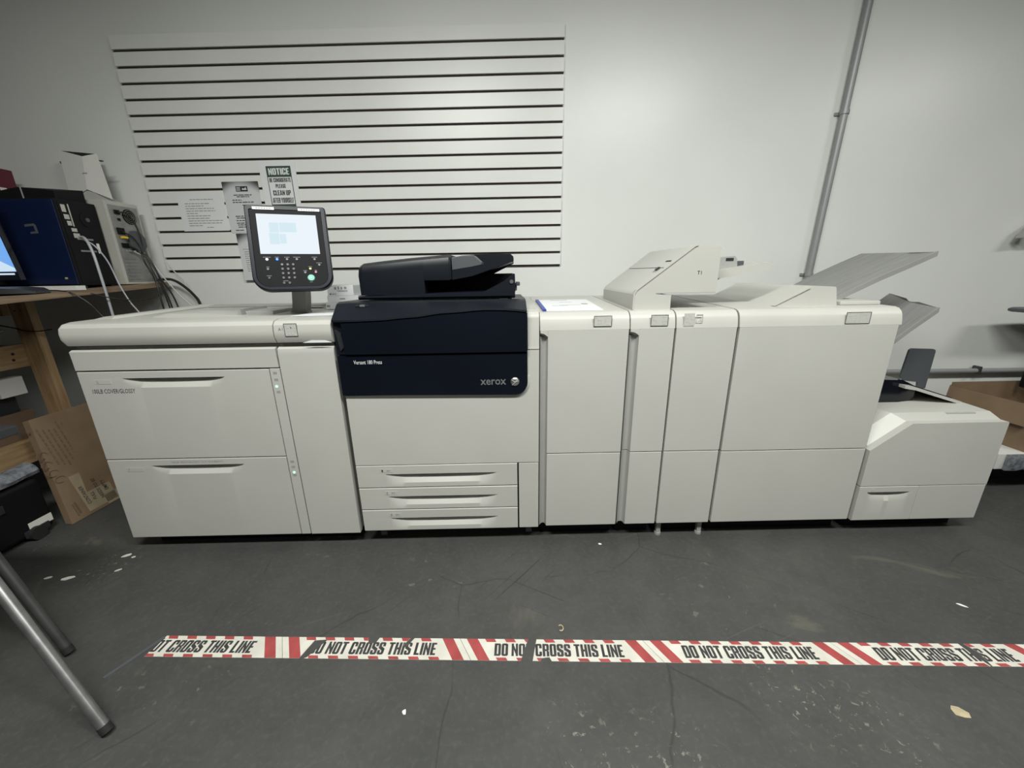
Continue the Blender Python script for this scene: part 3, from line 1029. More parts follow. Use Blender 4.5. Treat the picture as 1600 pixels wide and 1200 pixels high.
# ---- interface module
def cabinet(name, label, x0, x1, loc, channel=0.0, zsplit=0.447, gap=0.003, split_channel=False, top_x1=None, yb=0.745):
    c = thing(name, label, 'printer', loc)
    obj('base', B().box(x0 + 0.012, x1 - 0.012, 0.065, 0.70, 0.0, 0.080), 'black', c, 0)
    obj('body', B().box(x0 + gap, x1 - gap, 0.030, yb - 0.012, 0.080, 1.03, 0.003), 'plastic', c)
    obj('top_cover', ledge(B(), x0 + gap * 0.6, (top_x1 or x1) - gap * 0.6, 0.983, yb), 'plastic_top', c, 30)
    d0 = x0 + gap + channel
    if channel:
        if split_channel:
            grip(c, x0 + gap, d0, 0.082, zsplit - 0.002)
            grip(c, x0 + gap, d0, zsplit + 0.002, 0.955)
        else:
            grip(c, x0 + gap, d0, 0.082, 0.955)
        b = B().loft([[(x, 0.028, 0.982), (x, 0.0, 0.982), (x, 0.0, z), (x, 0.028, z - 0.012)] for x, z in ((x0 + gap, 0.972), (x0 + gap + channel * 0.5, 0.968), (d0 - 0.004, 0.960), (d0, 0.955))])
        obj('channel_head', b, 'plastic', c, 30)
    door(c, d0, x1 - gap, 0.082, zsplit - 0.002, name='lower_door')
    door(c, d0, x1 - gap, zsplit + 0.002, 0.9815, name='upper_door', bev=0.0015)
    return c


c1 = cabinet('interface_module', 'white cabinet with loose papers on top, directly right of the navy-fronted engine', 0.1285, 0.4855, (0.31, 0.37, 0), 0.030)
sticker(c1, 'diagram_sticker', 0.341, 0.412, 0.994, 1.036, 0.0005, [(0.08, 0.16, 0.78, 0.88), (0.68, 0.85, 0.8, 0.88), (0.22, 0.42, 0.25, 0.6), (0.25, 0.40, 0.6, 0.68), (0.72, 0.88, 0.15, 0.25), (0.62, 0.64, 0.2, 0.8)])
# ---- inserter module with the T1 unit on top
c2 = cabinet('inserter_module', 'narrow white cabinet carrying the sloped white inserter unit on top', 0.4865, 0.6665, (0.577, 0.37, 0), 0.034, split_channel=True)
sticker(c2, 'diagram_sticker', 0.566, 0.634, 0.992, 1.036, 0.0005, [(0.06, 0.16, 0.8, 0.88), (0.68, 0.9, 0.78, 0.84), (0.15, 0.28, 0.5, 0.72), (0.3, 0.42, 0.35, 0.62), (0.1, 0.25, 0.1, 0.2), (0.7, 0.9, 0.25, 0.45), (0.72, 0.9, 0.12, 0.18)])
b = B()
IY0, IY1 = 0.062, 0.555
prof = [(0.511, 1.050), (0.663, 1.050), (0.662, 1.108), (0.600, 1.112), (0.836, 1.112), (0.842, 1.118), (0.842, 1.285), (0.836, 1.292), (0.748, 1.297), (0.735, 1.292), (0.520, 1.128), (0.511, 1.112)]
b.prism([prof[0], prof[1], prof[2], prof[3], (0.605, 1.116), (0.838, 1.116)] + prof[5:], IY0, IY1, 'y')
iu = obj('inserter_unit', b, 'plastic', c2, 25)
# thin front side plate line
b = B()
b.prism([(0.513, 1.052), (0.5135, 1.112), (0.522, 1.127), (0.736, 1.289), (0.748, 1.2935), (0.748, 1.2985), (0.733, 1.294), (0.517, 1.130), (0.5085, 1.113), (0.5085, 1.052)], IY0 - 0.004, IY0 + 0.012, 'y')
obj('edge_trim', b, 'plastic_top', iu, 25)
ang = math.atan2(1.292 - 1.128, 0.735 - 0.520)
nx, nz = -math.sin(ang), math.cos(ang)
def slope_pt(t, y, off): return (0.520 + (0.735 - 0.520) * t + nx * off, y, 1.128 + (1.292 - 1.128) * t + nz * off)
def slope_box(t0, t1, y0, y1, h):
    bb = B()
    bb.loft([[slope_pt(t0, y0, -0.001), slope_pt(t1, y0, -0.001), slope_pt(t1, y1, -0.001), slope_pt(t0, y1, -0.001)], [slope_pt(t0, y0, h), slope_pt(t1, y0, h), slope_pt(t1, y1, h), slope_pt(t0, y1, h)]])
    return bb
obj('cover_seam', slope_box(0.515, 0.527, 0.075, IY1 - 0.02, 0.0006), 'ink', iu, 0)
obj('latch_recess', slope_box(0.42, 0.515, 0.105, 0.150, 0.0007), 'plastic_grey', iu, 0)
obj('latch', slope_box(0.45, 0.515, 0.115, 0.135, 0.006), 'charcoal', iu, 0)
obj('slot', slope_box(0.66, 0.69, 0.10, 0.155, 0.0007), 'ink', iu, 0)
obj('seam', B().box(0.600, 0.840, 0.0612, 0.064, 1.1135, 1.1165), 'grey_ink', iu, 0)
obj('unit_lettering', put_text(B(), 'T1', 0.757, 0.775, 1.185, 1.199, IY0 - 0.0006, 0.006), 'ink', iu, 0)
# sheet tray to the right of the unit
b = B()
b.loft([[(x, 0.17, zl), (x, 0.17, zu), (x, 0.48, zu), (x, 0.48, zl)] for x, zl, zu in ((0.840, 1.160, 1.188), (0.95, 1.172, 1.206), (1.07, 1.193, 1.224), (1.115, 1.203, 1.232), (1.125, 1.212, 1.230))])
it = obj('sheet_tray', b, 'plastic', iu, 30)
obj('tray_guide', B().loft([[(x, 0.22, z), (x, 0.22, zt), (x, 0.46, zt), (x, 0.46, z)] for x, z, zt in ((0.842, 1.190, 1.238), (0.99, 1.208, 1.258), (1.000, 1.209, 1.248), (1.005, 1.21, 1.22))]), 'plastic_grey', iu, 30)
obj('guide_clip', B().box(0.952, 0.985, 0.2185, 0.2205, 1.238, 1.250), 'charcoal', iu, 0)
obj('tray_stop', B().box(1.012, 1.045, 0.24, 0.34, 1.214, 1.238, 0.002), 'dark_grey', iu)
b = B().prism([(0.835, 1.112), (0.875, 1.120), (0.91, 1.150), (0.95, 1.172), (0.838, 1.170)], 0.22, 0.46, 'y')
obj('tray_bracket', b, 'light_grey', iu, 25)
# ---- fold cabinet
c3 = cabinet('fold_module', 'plain white cabinet between the inserter cabinet and the wide finisher', 0.6685, 0.9155, (0.79, 0.37, 0), 0.0)
for x in (0.697, 0.890):
    b = B().box(x - 0.010, x + 0.010, 0.026, 0.046, 0.012, 0.081, 0.002)
    obj('foot', b.cyl((x, 0.036, 0.0), (0, 0, 1), 0.015, 0.012, 12), 'plastic_grey', c3)
sticker(c3, 'diagram_sticker', 0.697, 0.738, 0.990, 1.040, 0.0005, [(0.05, 0.3, 0.6, 0.95), (0.2, 0.35, 0.3, 0.4), (0.5, 0.6, 0.75, 0.85), (0.7, 0.95, 0.5, 0.8), (0.5, 0.7, 0.2, 0.4), (0.6, 0.95, 0.05, 0.12), (0.75, 0.8, 0.3, 0.36), (0.1, 0.2, 0.1, 0.16)], frame=False)
b = B()
for q in ((0.7445, 0.7455, 1.002, 1.033), (0.7685, 0.770, 1.002, 1.033), (0.7445, 0.770, 1.002, 1.0035)):
    b.box(q[0], q[1], -0.0003, 0.0, q[2], q[3])
b.box(0.7445, 0.770, -0.0003, 0.0, 1.029, 1.035).box(0.759, 0.762, -0.0003, 0, 1.012, 1.016)
obj('door_pictogram', b, 'grey_ink', c3, 0)
# ---- finisher
c4 = cabinet('finisher', 'large wide white finisher cabinet with two grey catch trays', 0.9185, 1.566, (1.24, 0.37, 0), 0.0, zsplit=0.442, gap=0.005, top_x1=1.574)
sticker(c4, 'diagram_sticker', 1.340, 1.438, 0.988, 1.034, 0.0005, [(0.06, 0.12, 0.84, 0.9), (0.55, 0.7, 0.82, 0.86)] + [(0.08, 0.24, v, v + 0.1) for v in (0.65, 0.47, 0.29, 0.11)] + [(0.36 + 0.18 * i, 0.44 + 0.18 * i, v, v + 0.06) for v in (0.67, 0.49, 0.31, 0.13) for i in range(2)] + [(0.76, 0.8, 0.7, 0.76), (0.84, 0.88, 0.45, 0.52), (0.9, 0.93, 0.2, 0.3)])
b = B().prism([(1.105, 1.046), (1.382, 1.050), (1.366, 1.122), (1.360, 1.128), (1.268, 1.132), (1.252, 1.126), (1.112, 1.054)], 0.105, 0.64, 'y')
lid = obj('slanted_lid', b, 'plastic_top', c4, 25)
b = B().prism([(1.118, 1.0535), (1.255, 1.1235), (1.254, 1.1275), (1.110, 1.0545)], 0.100, 0.112, 'y')
obj('edge_trim', b, 'plastic', lid, 25)
obj('rear_lip', B().box(1.392, 1.562, 0.10, 0.62, 1.052, 1.068, 0.004), 'plastic_top', c4)
# upper catch tray
def tray(name, c, secs, m='tray_sheet'):
    return obj(name, B().loft(secs), m, c, 20)
ut = []
for t in [0, 0.25, 0.5, 0.75, 0.93, 1.0]:
    x = 1.400 + (1.865 - 1.400) * t
    z = 1.045 + (1.262 - 1.045) * t + 0.010 * math.sin(t * math.pi)
    row = []
    for y in (0.205, 0.33, 0.385, 0.40, 0.415, 0.47, 0.585):
        dx = 0.0
        if t == 1.0:
            dx = {0.385: -0.006, 0.40: -0.016, 0.415: -0.006}.get(y, 0.0)
            if y == 0.205: dx = -0.012
        row.append((x + dx, y, z + 0.010 * (y - 0.2) / 0.38 * t))
    ut.append(row + [(a, bb, zz - 0.009) for a, bb, zz in reversed(row)])
ot = tray('output_tray', c4, ut)
b = B()
b.loft([[(1.40 + 0.465 * t - 0.012 * (t == 1), y, 1.045 + 0.217 * t + 0.010 * math.sin(t * math.pi) + dz) for y, dz in ((0.198, -0.018), (0.198, 0.003), (0.208, 0.003), (0.208, -0.018))] for t in (0, 0.25, 0.5, 0.75, 1.0)])
obj('tray_edge', b, 'tray_rim', ot, 30)
lt = []
for t in [0, 0.35, 0.7, 1.0]:
    row = []
    for j, y in enumerate((0.205, 0.32, 0.36, 0.40, 0.52)):
        w = (y - 0.205) / 0.315
        x = 1.578 + (1.930 - 1.578) * t + 0.075 * w * t
        z = 0.700 + (1.024 - 0.700) * t + 0.046 * w * t + 0.012 * math.sin(t * math.pi)
        if t == 1.0 and j == 2: x -= 0.012; z -= 0.008
        row.append((x, y, z))
    lt.append(row + [(a, bb, zz - 0.010) for a, bb, zz in reversed(row)])
ot = tray('output_tray', c4, lt)
b = B()
b.loft([[(1.578 + 0.352 * t, y, 0.700 + 0.324 * t + 0.012 * math.sin(t * math.pi) + dz) for y, dz in ((0.197, -0.020), (0.197, 0.002), (0.207, 0.002), (0.207, -0.020))] for t in (0, 0.35, 0.7, 1.0)])
obj('tray_edge', b, 'tray_rim', ot, 30)
# ---- trimmer at the right end
c5 = thing('trimmer', 'low white booklet trimmer unit at the right end of the press line', 'printer', (1.87, 0.35, 0))
TX0, TX1 = 1.582, 2.160
obj('base', B().box(TX0 + 0.02, TX1 - 0.03, 0.065, 0.60, 0.0, 0.074), 'black', c5, 0)
fp = [(TX0, 0.253), (TX1, 0.253), (TX1, 0.549), (2.155, 0.554), (1.738, 0.554), (TX0 + 0.012, 0.438), (TX0, 0.430)]
obj('body', B().box(TX0 + 0.004, TX1 - 0.004, 0.030, 0.64, 0.074, 0.43, 0.003), 'plastic', c5)
obj('front_panel', B().prism(fp, 0.0, 0.030, 'y'), 'plastic', c5, 20)
b = B().loft([[(TX0 + 0.014, y, 0.440), (1.738, y, 0.5545), (2.155, y, 0.5545 + k), (2.155, y, 0.43), (TX0 + 0.014, y, 0.43)] if False else
              [(TX0 + 0.012, y, 0.438 + s1), (1.738 - s2, y, 0.5545 + k), (2.157, y, 0.5535 + k), (2.157, y, 0.42), (TX0 + 0.012, y, 0.42)]
              for y, k, s1, s2 in ((0.030, 0.0, 0.0, 0.0), (0.075, 0.022, 0.05, 0.03), (0.16, 0.026, 0.09, 0.06), (0.64, 0.036, 0.10, 0.08))])
obj('top_cover', b, 'plastic_top', c5, 22)
drawer(c5, TX0, 1.852, 0.074, 0.249, 1.622, 1.818, 0.221, 0.046, 0.018)
door(c5, 1.855, TX1, 0.074, 0.249, name='lower_door')
obj('tray_mark', B().box(1.638, 1.650, -0.0006, 0, 0.230, 0.240), 'pale_ink', c5, 0)
obj('top_window', B().box(1.95, 2.08, 0.062, 0.082, 0.570, 0.5752, 0.0005), 'light_grey', c5, 0)
b = B().loft([[(1.640, 0.20, 0.572), (1.640, 0.20, 0.70), (1.640, 0.52, 0.70), (1.640, 0.52, 0.572)], [(1.86, 0.20, 0.578), (1.86, 0.20, 0.690), (1.86, 0.52, 0.690), (1.86, 0.52, 0.578)], [(1.955, 0.22, 0.580), (1.955, 0.22, 0.650), (1.955, 0.50, 0.650), (1.955, 0.50, 0.580)]])
obj('exit_hood', b, 'black_gloss', c5, 25)
b = B().loft([[(x, 0.17, z - 0.014), (x, 0.17, z), (x, 0.46, z + 0.012), (x, 0.46, z - 0.002)] for x, z in ((1.845, 0.672), (1.90, 0.662), (2.135, 0.588), (2.145, 0.578))])
ramp_ = obj('output_ramp', b, 'plastic', c5, 25)
b = B().loft([[(x, 0.20, z), (x, 0.20, z + 0.0045), (x, 0.27, z + 0.0075), (x, 0.27, z)] for x, z in ((1.90, 0.664), (2.12, 0.594))])
obj('ramp_slot', b, 'charcoal', ramp_, 0)
b2 = B().prism([(2.006, 0.665), (2.014, 0.790), (2.016, 0.802), (2.026, 0.809), (2.136, 0.804), (2.147, 0.799), (2.150, 0.788), (2.152, 0.598), (2.110, 0.597), (2.104, 0.632), (2.03, 0.642)], 0.352, 0.361, 'y')
obj('stop_flap', b2, 'dark_grey', c5, 20)

# ------------------------------------------------------------------ touchscreen on its pole
UC = Vector((-0.8701, 0.1515, 1.3642))
UY, UT = 0.3578, 0.2941
UR = Matrix.Rotation(UY, 4, 'Z') @ Matrix.Rotation(-UT, 4, 'X')
us = thing('touchscreen', 'dark touchscreen control panel with keypad on a grey post, its screen lit white', 'control panel', (-0.915, 0.26, 1.046))
UM = Matrix.Translation(UC) @ UR          # local: x right, z up, -y towards the viewer


def rr_outline(x0, x1, z0, z1, rt_, rb, n=8, bow=0.0):
    pts = []
    for (cx, cz, r, a0) in ((x1 - rb, z0 + rb, rb, -90), (x1 - rt_, z1 - rt_, rt_, 0), (x0 + rt_, z1 - rt_, rt_, 90), (x0 + rb, z0 + rb, rb, 180)):
        for k in range(n + 1):
            a = math.radians(a0 + 90 * k / n)
            pts.append((cx + r * math.cos(a), cz + r * math.sin(a)))
    return pts


def ulayer(outs, m, name, parent, smooth=30):
    """stack of (outline, y) sections"""
    bb = B()
    bb.loft([[UM @ Vector((x, y, z)) for x, z in o] for o, y in outs])
    return obj(name, bb, m, parent, smooth)


def grow(o, d, c=(0.0, -0.055)):
    return [(x + d * (1 if x > c[0] else -1), z + d * (1 if z > c[1] else -1)) for x, z in o]


OUT = rr_outline(-0.144, 0.144, -0.225, 0.116, 0.012, 0.058)
INN = rr_outline(-0.129, 0.127, -0.211, 0.098, 0.006, 0.045)
case = ulayer([(grow(OUT, -0.012), 0.040), (OUT, 0.028), (OUT, 0.004), (grow(OUT, -0.004), -0.003), (INN, -0.0032), (grow(INN, -0.001), 0.0)], 'panel_rim', 'casing', us)
face = ulayer([(grow(INN, -0.001), 0.0015), (grow(INN, -0.001), 0.0000), (grow(INN, -0.0016), -0.0006)], 'panel_face', 'face_plate', us, 0)
def ubox(name, x0, x1, z0, z1, y0, y1, m, parent, bev=0.0):
    return obj(name, B().box(x0, x1, y0, y1, z0, z1, bev, 2, UM), m, parent, 30)
sc_ = ubox('screen', -0.1056, 0.1056, -0.0792, 0.0792, -0.0016, -0.0004, 'screen', us)
ubox('screen_tile', -0.065, -0.032, 0.006, 0.045, -0.0020, -0.0016, 'screen_blue', sc_)
ubox('screen_tile', -0.068, -0.034, -0.041, 0.003, -0.0020, -0.0016, 'screen_blue', sc_)
ubox('screen_tile', -0.029, 0.030, 0.008, 0.046, -0.0020, -0.0016, 'screen_blue', sc_)
ubox('screen_tile', -0.032, -0.010, -0.038, 0.000, -0.0020, -0.0016, 'screen_blue', sc_)
l1 = ubox('label_strip', -0.115, -0.040, 0.0950, 0.1060, -0.0042, -0.003, 'paper', us)
l2 = ubox('label_strip', 0.044, 0.123, 0.0945, 0.1050, -0.0042, -0.003, 'paper', us)
b = B()
for k in range(6): b.box(-0.103 + 0.009 * k, -0.097 + 0.009 * k, -0.0046, -0.0042, 0.0985, 0.1020, M=UM)
obj('print', b, 'grey_ink', l1, 0)
b = B()
for k in range(6): b.box(0.055 + 0.009 * k, 0.061 + 0.009 * k, -0.0046, -0.0042, 0.0980, 0.1010, M=UM)
obj('print', b, 'grey_ink', l2, 0)
def ubtn(x, z, r, m, h=0.003, name='button', seg=14):
    bb = B()
    c = UM @ Vector((x, -0.0004, z))
    ax = (UM.to_3x3() @ Vector((0, -1, 0)))
    bb.cyl(c, ax, r, h, seg, r * 0.85)
    return obj(name, bb, m, us, 40)
for x, z, m in ((-0.0863, -0.1007, 'led_white'), (-0.0513, -0.1008, 'led_blue'), (-0.0163, -0.1009, 'btn_grey'), (0.0184, -0.101, 'btn_grey'), (0.0827, -0.1011, 'btn_grey'), (0.0976, -0.1243, 'btn_grey'), (-0.0867, -0.1396, 'btn_grey'), (-0.0855, -0.1745, 'btn_dark'), (0.043, -0.1548, 'btn_grey'), (0.0628, -0.1397, 'btn_yellow'), (0.0818, -0.1538, 'btn_red')):
    ubtn(x, z, 0.0050, m)
dig = '123456789*0#'
for r_ in range(4):
    for c_ in range(3):
        x, z = -0.036 + 0.0196 * c_, -0.122 - 0.0176 * r_
        k = ubtn(x, z, 0.0056, 'btn_dark')
        bb = put_text(B(), dig[r_ * 3 + c_], x - 0.0018, x + 0.0018, z - 0.0026, z + 0.0026, -0.0037, 0.004, 0, UM)
        obj('numeral', bb, 'grey_ink', k, 0)
ubtn(-0.0365, -0.1955, 0.0056, 'btn_dark')
ubtn(-0.0168, -0.1955, 0.0056, 'btn_dark')
gb = ubtn(0.0622, -0.1767, 0.0140, 'btn_green', 0.004, 'start_button', 24)
bb = B().prism([(0.0600, -0.1795), (0.0655, -0.1767), (0.0600, -0.1739)], -0.0048, -0.0044, 'y', UM)
obj('start_mark', bb, 'paper', gb, 0)
bb = B()
for x, z, w in ((-0.0863, -0.0935, 0.026), (-0.0513, -0.0935, 0.014), (-0.0163, -0.0935, 0.018), (0.0184, -0.0935, 0.026), (0.0827, -0.0935, 0.020), (0.0976, -0.117, 0.020), (-0.0867, -0.132, 0.010), (-0.0855, -0.167, 0.018), (0.043, -0.148, 0.014), (0.0628, -0.132, 0.014), (0.0818, -0.147, 0.008), (0.0605, -0.1945, 0.010), (-0.03, -0.188, 0.018)):
    bb.box(x - w / 2, x + w / 2, -0.0010, -0.0006, z, z + 0.0018, M=UM)
obj('key_print', bb, 'btn_grey', us, 0)
# post
b = B()
b.loft([[(x0, 0.235, z), (x1, 0.235, z), (x1 + 0.004, 0.275, z), (x0 + 0.004, 0.275, z)] for x0, x1, z in ((-0.965, -0.888, 1.047), (-0.955, -0.895, 1.056), (-0.948, -0.888, 1.09), (-0.940, -0.880, 1.16), (-0.930, -0.866, 1.32))])
obj('post', b, 'plastic_grey', us, 30)
b = B().box(-0.06, 0.06, 0.030, 0.075, -0.09, 0.05, 0.006, 2, UM)
obj('swivel_housing', b, 'plastic_grey', us)

# ------------------------------------------------------------------ stacked supply boxes behind the engine, left
def supply_box(label, x0, x1, y0, y1, z0, z1, marks):
    t = thing('supply_box', label, 'box', ((x0 + x1) / 2, (y0 + y1) / 2, z0), group='stacked supply boxes')
    obj('carton', B().box(x0, x1, y0, y1, z0, z1, 0.001), 'paper', t, 20)
    b = B()
    for (a, c, d, g) in marks:
        b.box(x0 + a, x0 + c, y0 - 0.0005, y0, z0 + d, z0 + g)
    obj('print', b, 'grey_ink', t, 0)
    return t
W_ = -0.848
supply_box('flat white supply box lowest in the stack behind the navy lid', W_ - 0.012, -0.712, 0.36, 0.60, 1.048, 1.080, [(0.07, 0.10, 0.012, 0.018), (0.004, 0.02, 0.01, 0.02)])
supply_box('flat white supply box in the middle of the stack behind the navy lid', W_ - 0.006, -0.705, 0.37, 0.60, 1.0805, 1.110, [(0.06, 0.085, 0.012, 0.018)])
sb = supply_box('printed white supply box on top of the stack behind the navy lid', W_, -0.725, 0.37, 0.56, 1.1105, 1.158, [(0.034, 0.044, 0.028, 0.040), (0.050, 0.058, 0.028, 0.042), (0.064, 0.072, 0.028, 0.040), (0.08, 0.092, 0.03, 0.04), (0.045, 0.095, 0.022, 0.0245), (0.05, 0.095, 0.018, 0.0205), (0.01, 0.03, 0.043, 0.0445)])
b = B().cyl((W_ + 0.013, 0.3697, 1.118), (0, -1, 0), 0.0035, 0.0004, 12)
put_text(b, 'xerox', W_ + 0.019, W_ + 0.040, 1.115, 1.121, 0.3695, 0.006)
obj('logo', b, 'ink', sb, 0)

# ------------------------------------------------------------------ papers on the interface cabinet
def topz(y): return 1.050 + (1.071 - 1.050) * (y - 0.042) / (0.732 - 0.042)
t = thing('paper_stack', 'white printed papers with a blue spine lying on the cabinet right of the engine', 'papers', (0.26, 0.25, topz(0.25)))
def tilt_box(x0, x1, y0, y1, h0, h1, sk=0.0):
    b = B()
    b.loft([[(x0, y0, topz(y0) + h), (x1, y0, topz(y0) + h), (x1 + sk, y1, topz(y1) + h), (x0, y1, topz(y1) + h)] for h in (h0, h1)])
    return b
obj('sheets', tilt_box(0.160, 0.390, 0.062, 0.470, 0.0006, 0.005, 0.012), 'paper', t, 0)
obj('spine', tilt_box(0.146, 0.160, 0.060, 0.468, 0.0006, 0.008), 'blue', t, 0)
b = B()
for (a, c, d, g) in ((0.20, 0.27, 0.20, 0.207), (0.235, 0.33, 0.225, 0.231), (0.215, 0.30, 0.43, 0.437), (0.34, 0.368, 0.25, 0.285), (0.25, 0.31, 0.34, 0.345)):
    b.box(a, c, d, g, topz((d + g) / 2) + 0.0050, topz((d + g) / 2) + 0.0056)
obj('print', b, 'grey_ink', t, 0)

# ------------------------------------------------------------------ workbench at the left
def bz(y): return 1.1245 + 0.0545 * y     # bench top dips towards the camera
wb = thing('workbench', 'rough lumber workbench with plywood top along the left side', 'workbench', (-2.7, 0.2, 0.0))
b = B()
b.loft([[(-3.4, y, bz(y) - 0.024), (-2.1, y, bz(y) - 0.024), (-2.1, y, bz(y)), (-3.4, y, bz(y))] for y in (-0.7, -0.1, 0.4, 0.985)])
obj('bench_top', b, 'plywood', wb, 0)
post_me = None
for (x0, x1, y0, y1) in ((-2.500, -2.412, 0.482, 0.522), (-2.500, -2.412, -0.60, -0.56), (-3.35, -3.26, 0.482, 0.522), (-3.35, -3.26, -0.60, -0.56)):
    zt = bz(y0) - 0.026
    obj('post', B().box(x0, x1, y0, y1, 0.0, zt, 0.002), 'lumber', wb)
obj('upper_rail', B().box(-2.540, -2.501, -0.56, 0.520, 0.772, 0.888, 0.003), 'lumber_y', wb)
obj('lower_rail', B().box(-2.540, -2.501, -0.56, 0.520, 0.283, 0.402, 0.003), 'lumber_y', wb)
obj('cross_rail', B().box(-3.25, -2.545, 0.484, 0.520, 1.03, 1.118, 0.002), 'lumber', wb)
obj('lower_shelf', B().box(-3.34, -2.542, -0.60, 0.478, 0.384, 0.401), 'plywood', wb, 0)
b = B()
for (x, z) in ((-2.475, 1.055), (-2.445, 1.057)):
    b.cyl((x, 0.4822, z), (0, -1, 0), 0.0045, 0.002, 8)
obj('screw', b, 'dark_steel', wb)
b = B()
for (y, z) in ((0.43, 0.845), (0.425, 0.815), (0.30, 0.82)):
    b.cyl((-2.5012, y, z), (1, 0, 0), 0.007, 0.0015, 10)
obj('knot', b, 'rubber', wb)

# computer tower (black) with glossy side
t = thing('computer_tower', 'black computer tower with glossy side, coloured as if lit blue, on the workbench', 'computer', (-2.4, 0.66, bz(0.66)))
TX = -2.19
obj('case', B().box(TX - 0.44, TX, 0.560, 0.757, 1.172, 1.585, 0.004), 'black', t)
obj('side_panel', B().box(TX - 0.435, TX - 0.004, 0.5535, 0.5595, 1.178, 1.580, 0.002), 'tower_side_blue_lit', t)
obj('rear_plate', B().box(TX - 0.001, TX + 0.002, 0.572, 0.745, 1.185, 1.575), 'black', t, 0)
b = B()
for (y0, y1, z0, z1) in ((0.580, 0.598, 1.525, 1.560), (0.582, 0.604, 1.492, 1.515), (0.588, 0.606, 1.463, 1.485), (0.598, 0.622, 1.435, 1.452), (0.600, 0.628, 1.405, 1.428), (0.612, 0.616, 1.46, 1.565)):
    b.box(TX + 0.002, TX + 0.006, y0, y1, z0, z1, 0.001)
obj('port_block', b, 'beige', t)
b = B()
for z in (1.398, 1.340):
    b.box(TX + 0.002, TX + 0.004, 0.612, 0.690, z, z + 0.008)
obj('slot_cover', b, 'port_metal', t, 0)
obj('barcode_label', B().box(TX + 0.002, TX + 0.003, 0.700, 0.714, 1.335, 1.385), 'sticker', t, 0)
b = B().cyl((TX + 0.002, 0.690, 1.50), (1, 0, 0), 0.036, 0.003, 22)
fan = obj('fan_grille', b, 'black', t)
obj('fan_hub', B().cyl((TX + 0.005, 0.690, 1.50), (1, 0, 0), 0.010, 0.002, 12), 'dark_grey', fan)
b = B()
for (x, y) in ((-2.60, 0.585), (-2.21, 0.585), (-2.60, 0.735), (-2.21, 0.735)):
    obj('rubber_foot', B().box(x - 0.015, x + 0.015, y - 0.012, y + 0.012, bz(y) + 0.0014, 1.173), 'rubber', t, 0)
obj('side_sticker', B().box(-2.250, -2.236, 0.5528, 0.5537, 1.205, 1.214), 'tan', t, 0)
b = B().prism([(-2.362, 1.466), (-2.315, 1.470), (-2.308, 1.462), (-2.306, 1.425), (-2.345, 1.422), (-2.345, 1.431), (-2.318, 1.434), (-2.320, 1.459), (-2.362, 1.455)], 0.5528, 0.5537, 'y')
obj('side_emblem', b, 'dark_grey', t, 0)
# beige tower
t = thing('computer_tower', 'old beige computer tower showing its rear ports beside the slatwall', 'computer', (-2.36, 0.87, bz(0.87)))
TX = -2.15
obj('case', B().box(TX - 0.42, TX, 0.768, 0.965, 1.172, 1.612, 0.003), 'beige', t)
rp_ = obj('rear_plate', B().box(TX, TX + 0.0015, 0.782, 0.952, 1.185, 1.592), 'port_metal', t, 0)
b = B().cyl((TX + 0.0015, 0.893, 1.540), (1, 0, 0), 0.040, 0.003, 24)
fg = obj('fan_grille', b, 'black', t)
b = B()
for r in (0.014, 0.024, 0.034):
    b.tube([(TX + 0.006, 0.893 + r * math.cos(a), 1.540 + r * math.sin(a)) for a in [2 * math.pi * k / 20 for k in range(21)]], 0.0012, 5, False, False)
obj('fan_guard', b, 'port_metal', fg)
b = B().prism([(0.895 + 0.055 * math.cos(math.radians(22.5 + 45 * k)), 1.408 + 0.062 * math.sin(math.radians(22.5 + 45 * k))) for k in range(8)], TX + 0.0015, TX + 0.014, 'x')
obj('plug_adapter', b, 'dark_grey', t, 20)
obj('power_socket', B().box(TX + 0.0015, TX + 0.008, 0.808, 0.838, 1.545, 1.568, 0.002), 'black', t)
obj('voltage_switch', B().box(TX + 0.0015, TX + 0.005, 0.818, 0.834, 1.512, 1.526, 0.001), 'black', t)
obj('port_cluster', B().box(TX + 0.0015, TX + 0.010, 0.795, 0.835, 1.440, 1.475, 0.002), 'black', t)
obj('port_cluster', B().box(TX + 0.0015, TX + 0.010, 0.800, 0.838, 1.370, 1.395, 0.002), 'black', t)
obj('yellow_plug', B().box(TX + 0.006, TX + 0.028, 0.800, 0.826, 1.418, 1.430, 0.003), 'yellow', t)
obj('silver_plug', B().box(TX + 0.003, TX + 0.02, 0.83, 0.86, 1.348, 1.358, 0.002), 'silver', t)
for k in range(7):
    obj('slot_cover', B().box(TX + 0.0015, TX + 0.0035, 0.788, 0.868, 1.198 + 0.0185 * k, 1.213 + 0.0185 * k), 'port_metal', t, 0)
obj('rating_label', B().box(TX + 0.0015, TX + 0.002, 0.905, 0.938, 1.315, 1.335).box(TX + 0.0015, TX + 0.002, 0.905, 0.935, 1.34, 1.352), 'sticker', t, 0)
b = B()
for (x, y) in ((-2.55, 0.785), (-2.17, 0.785), (-2.55, 0.945), (-2.17, 0.945)):
    obj('rubber_foot', B().box(x - 0.012, x + 0.012, y - 0.010, y + 0.010, bz(y) + 0.0014, 1.173), 'rubber', t, 0)

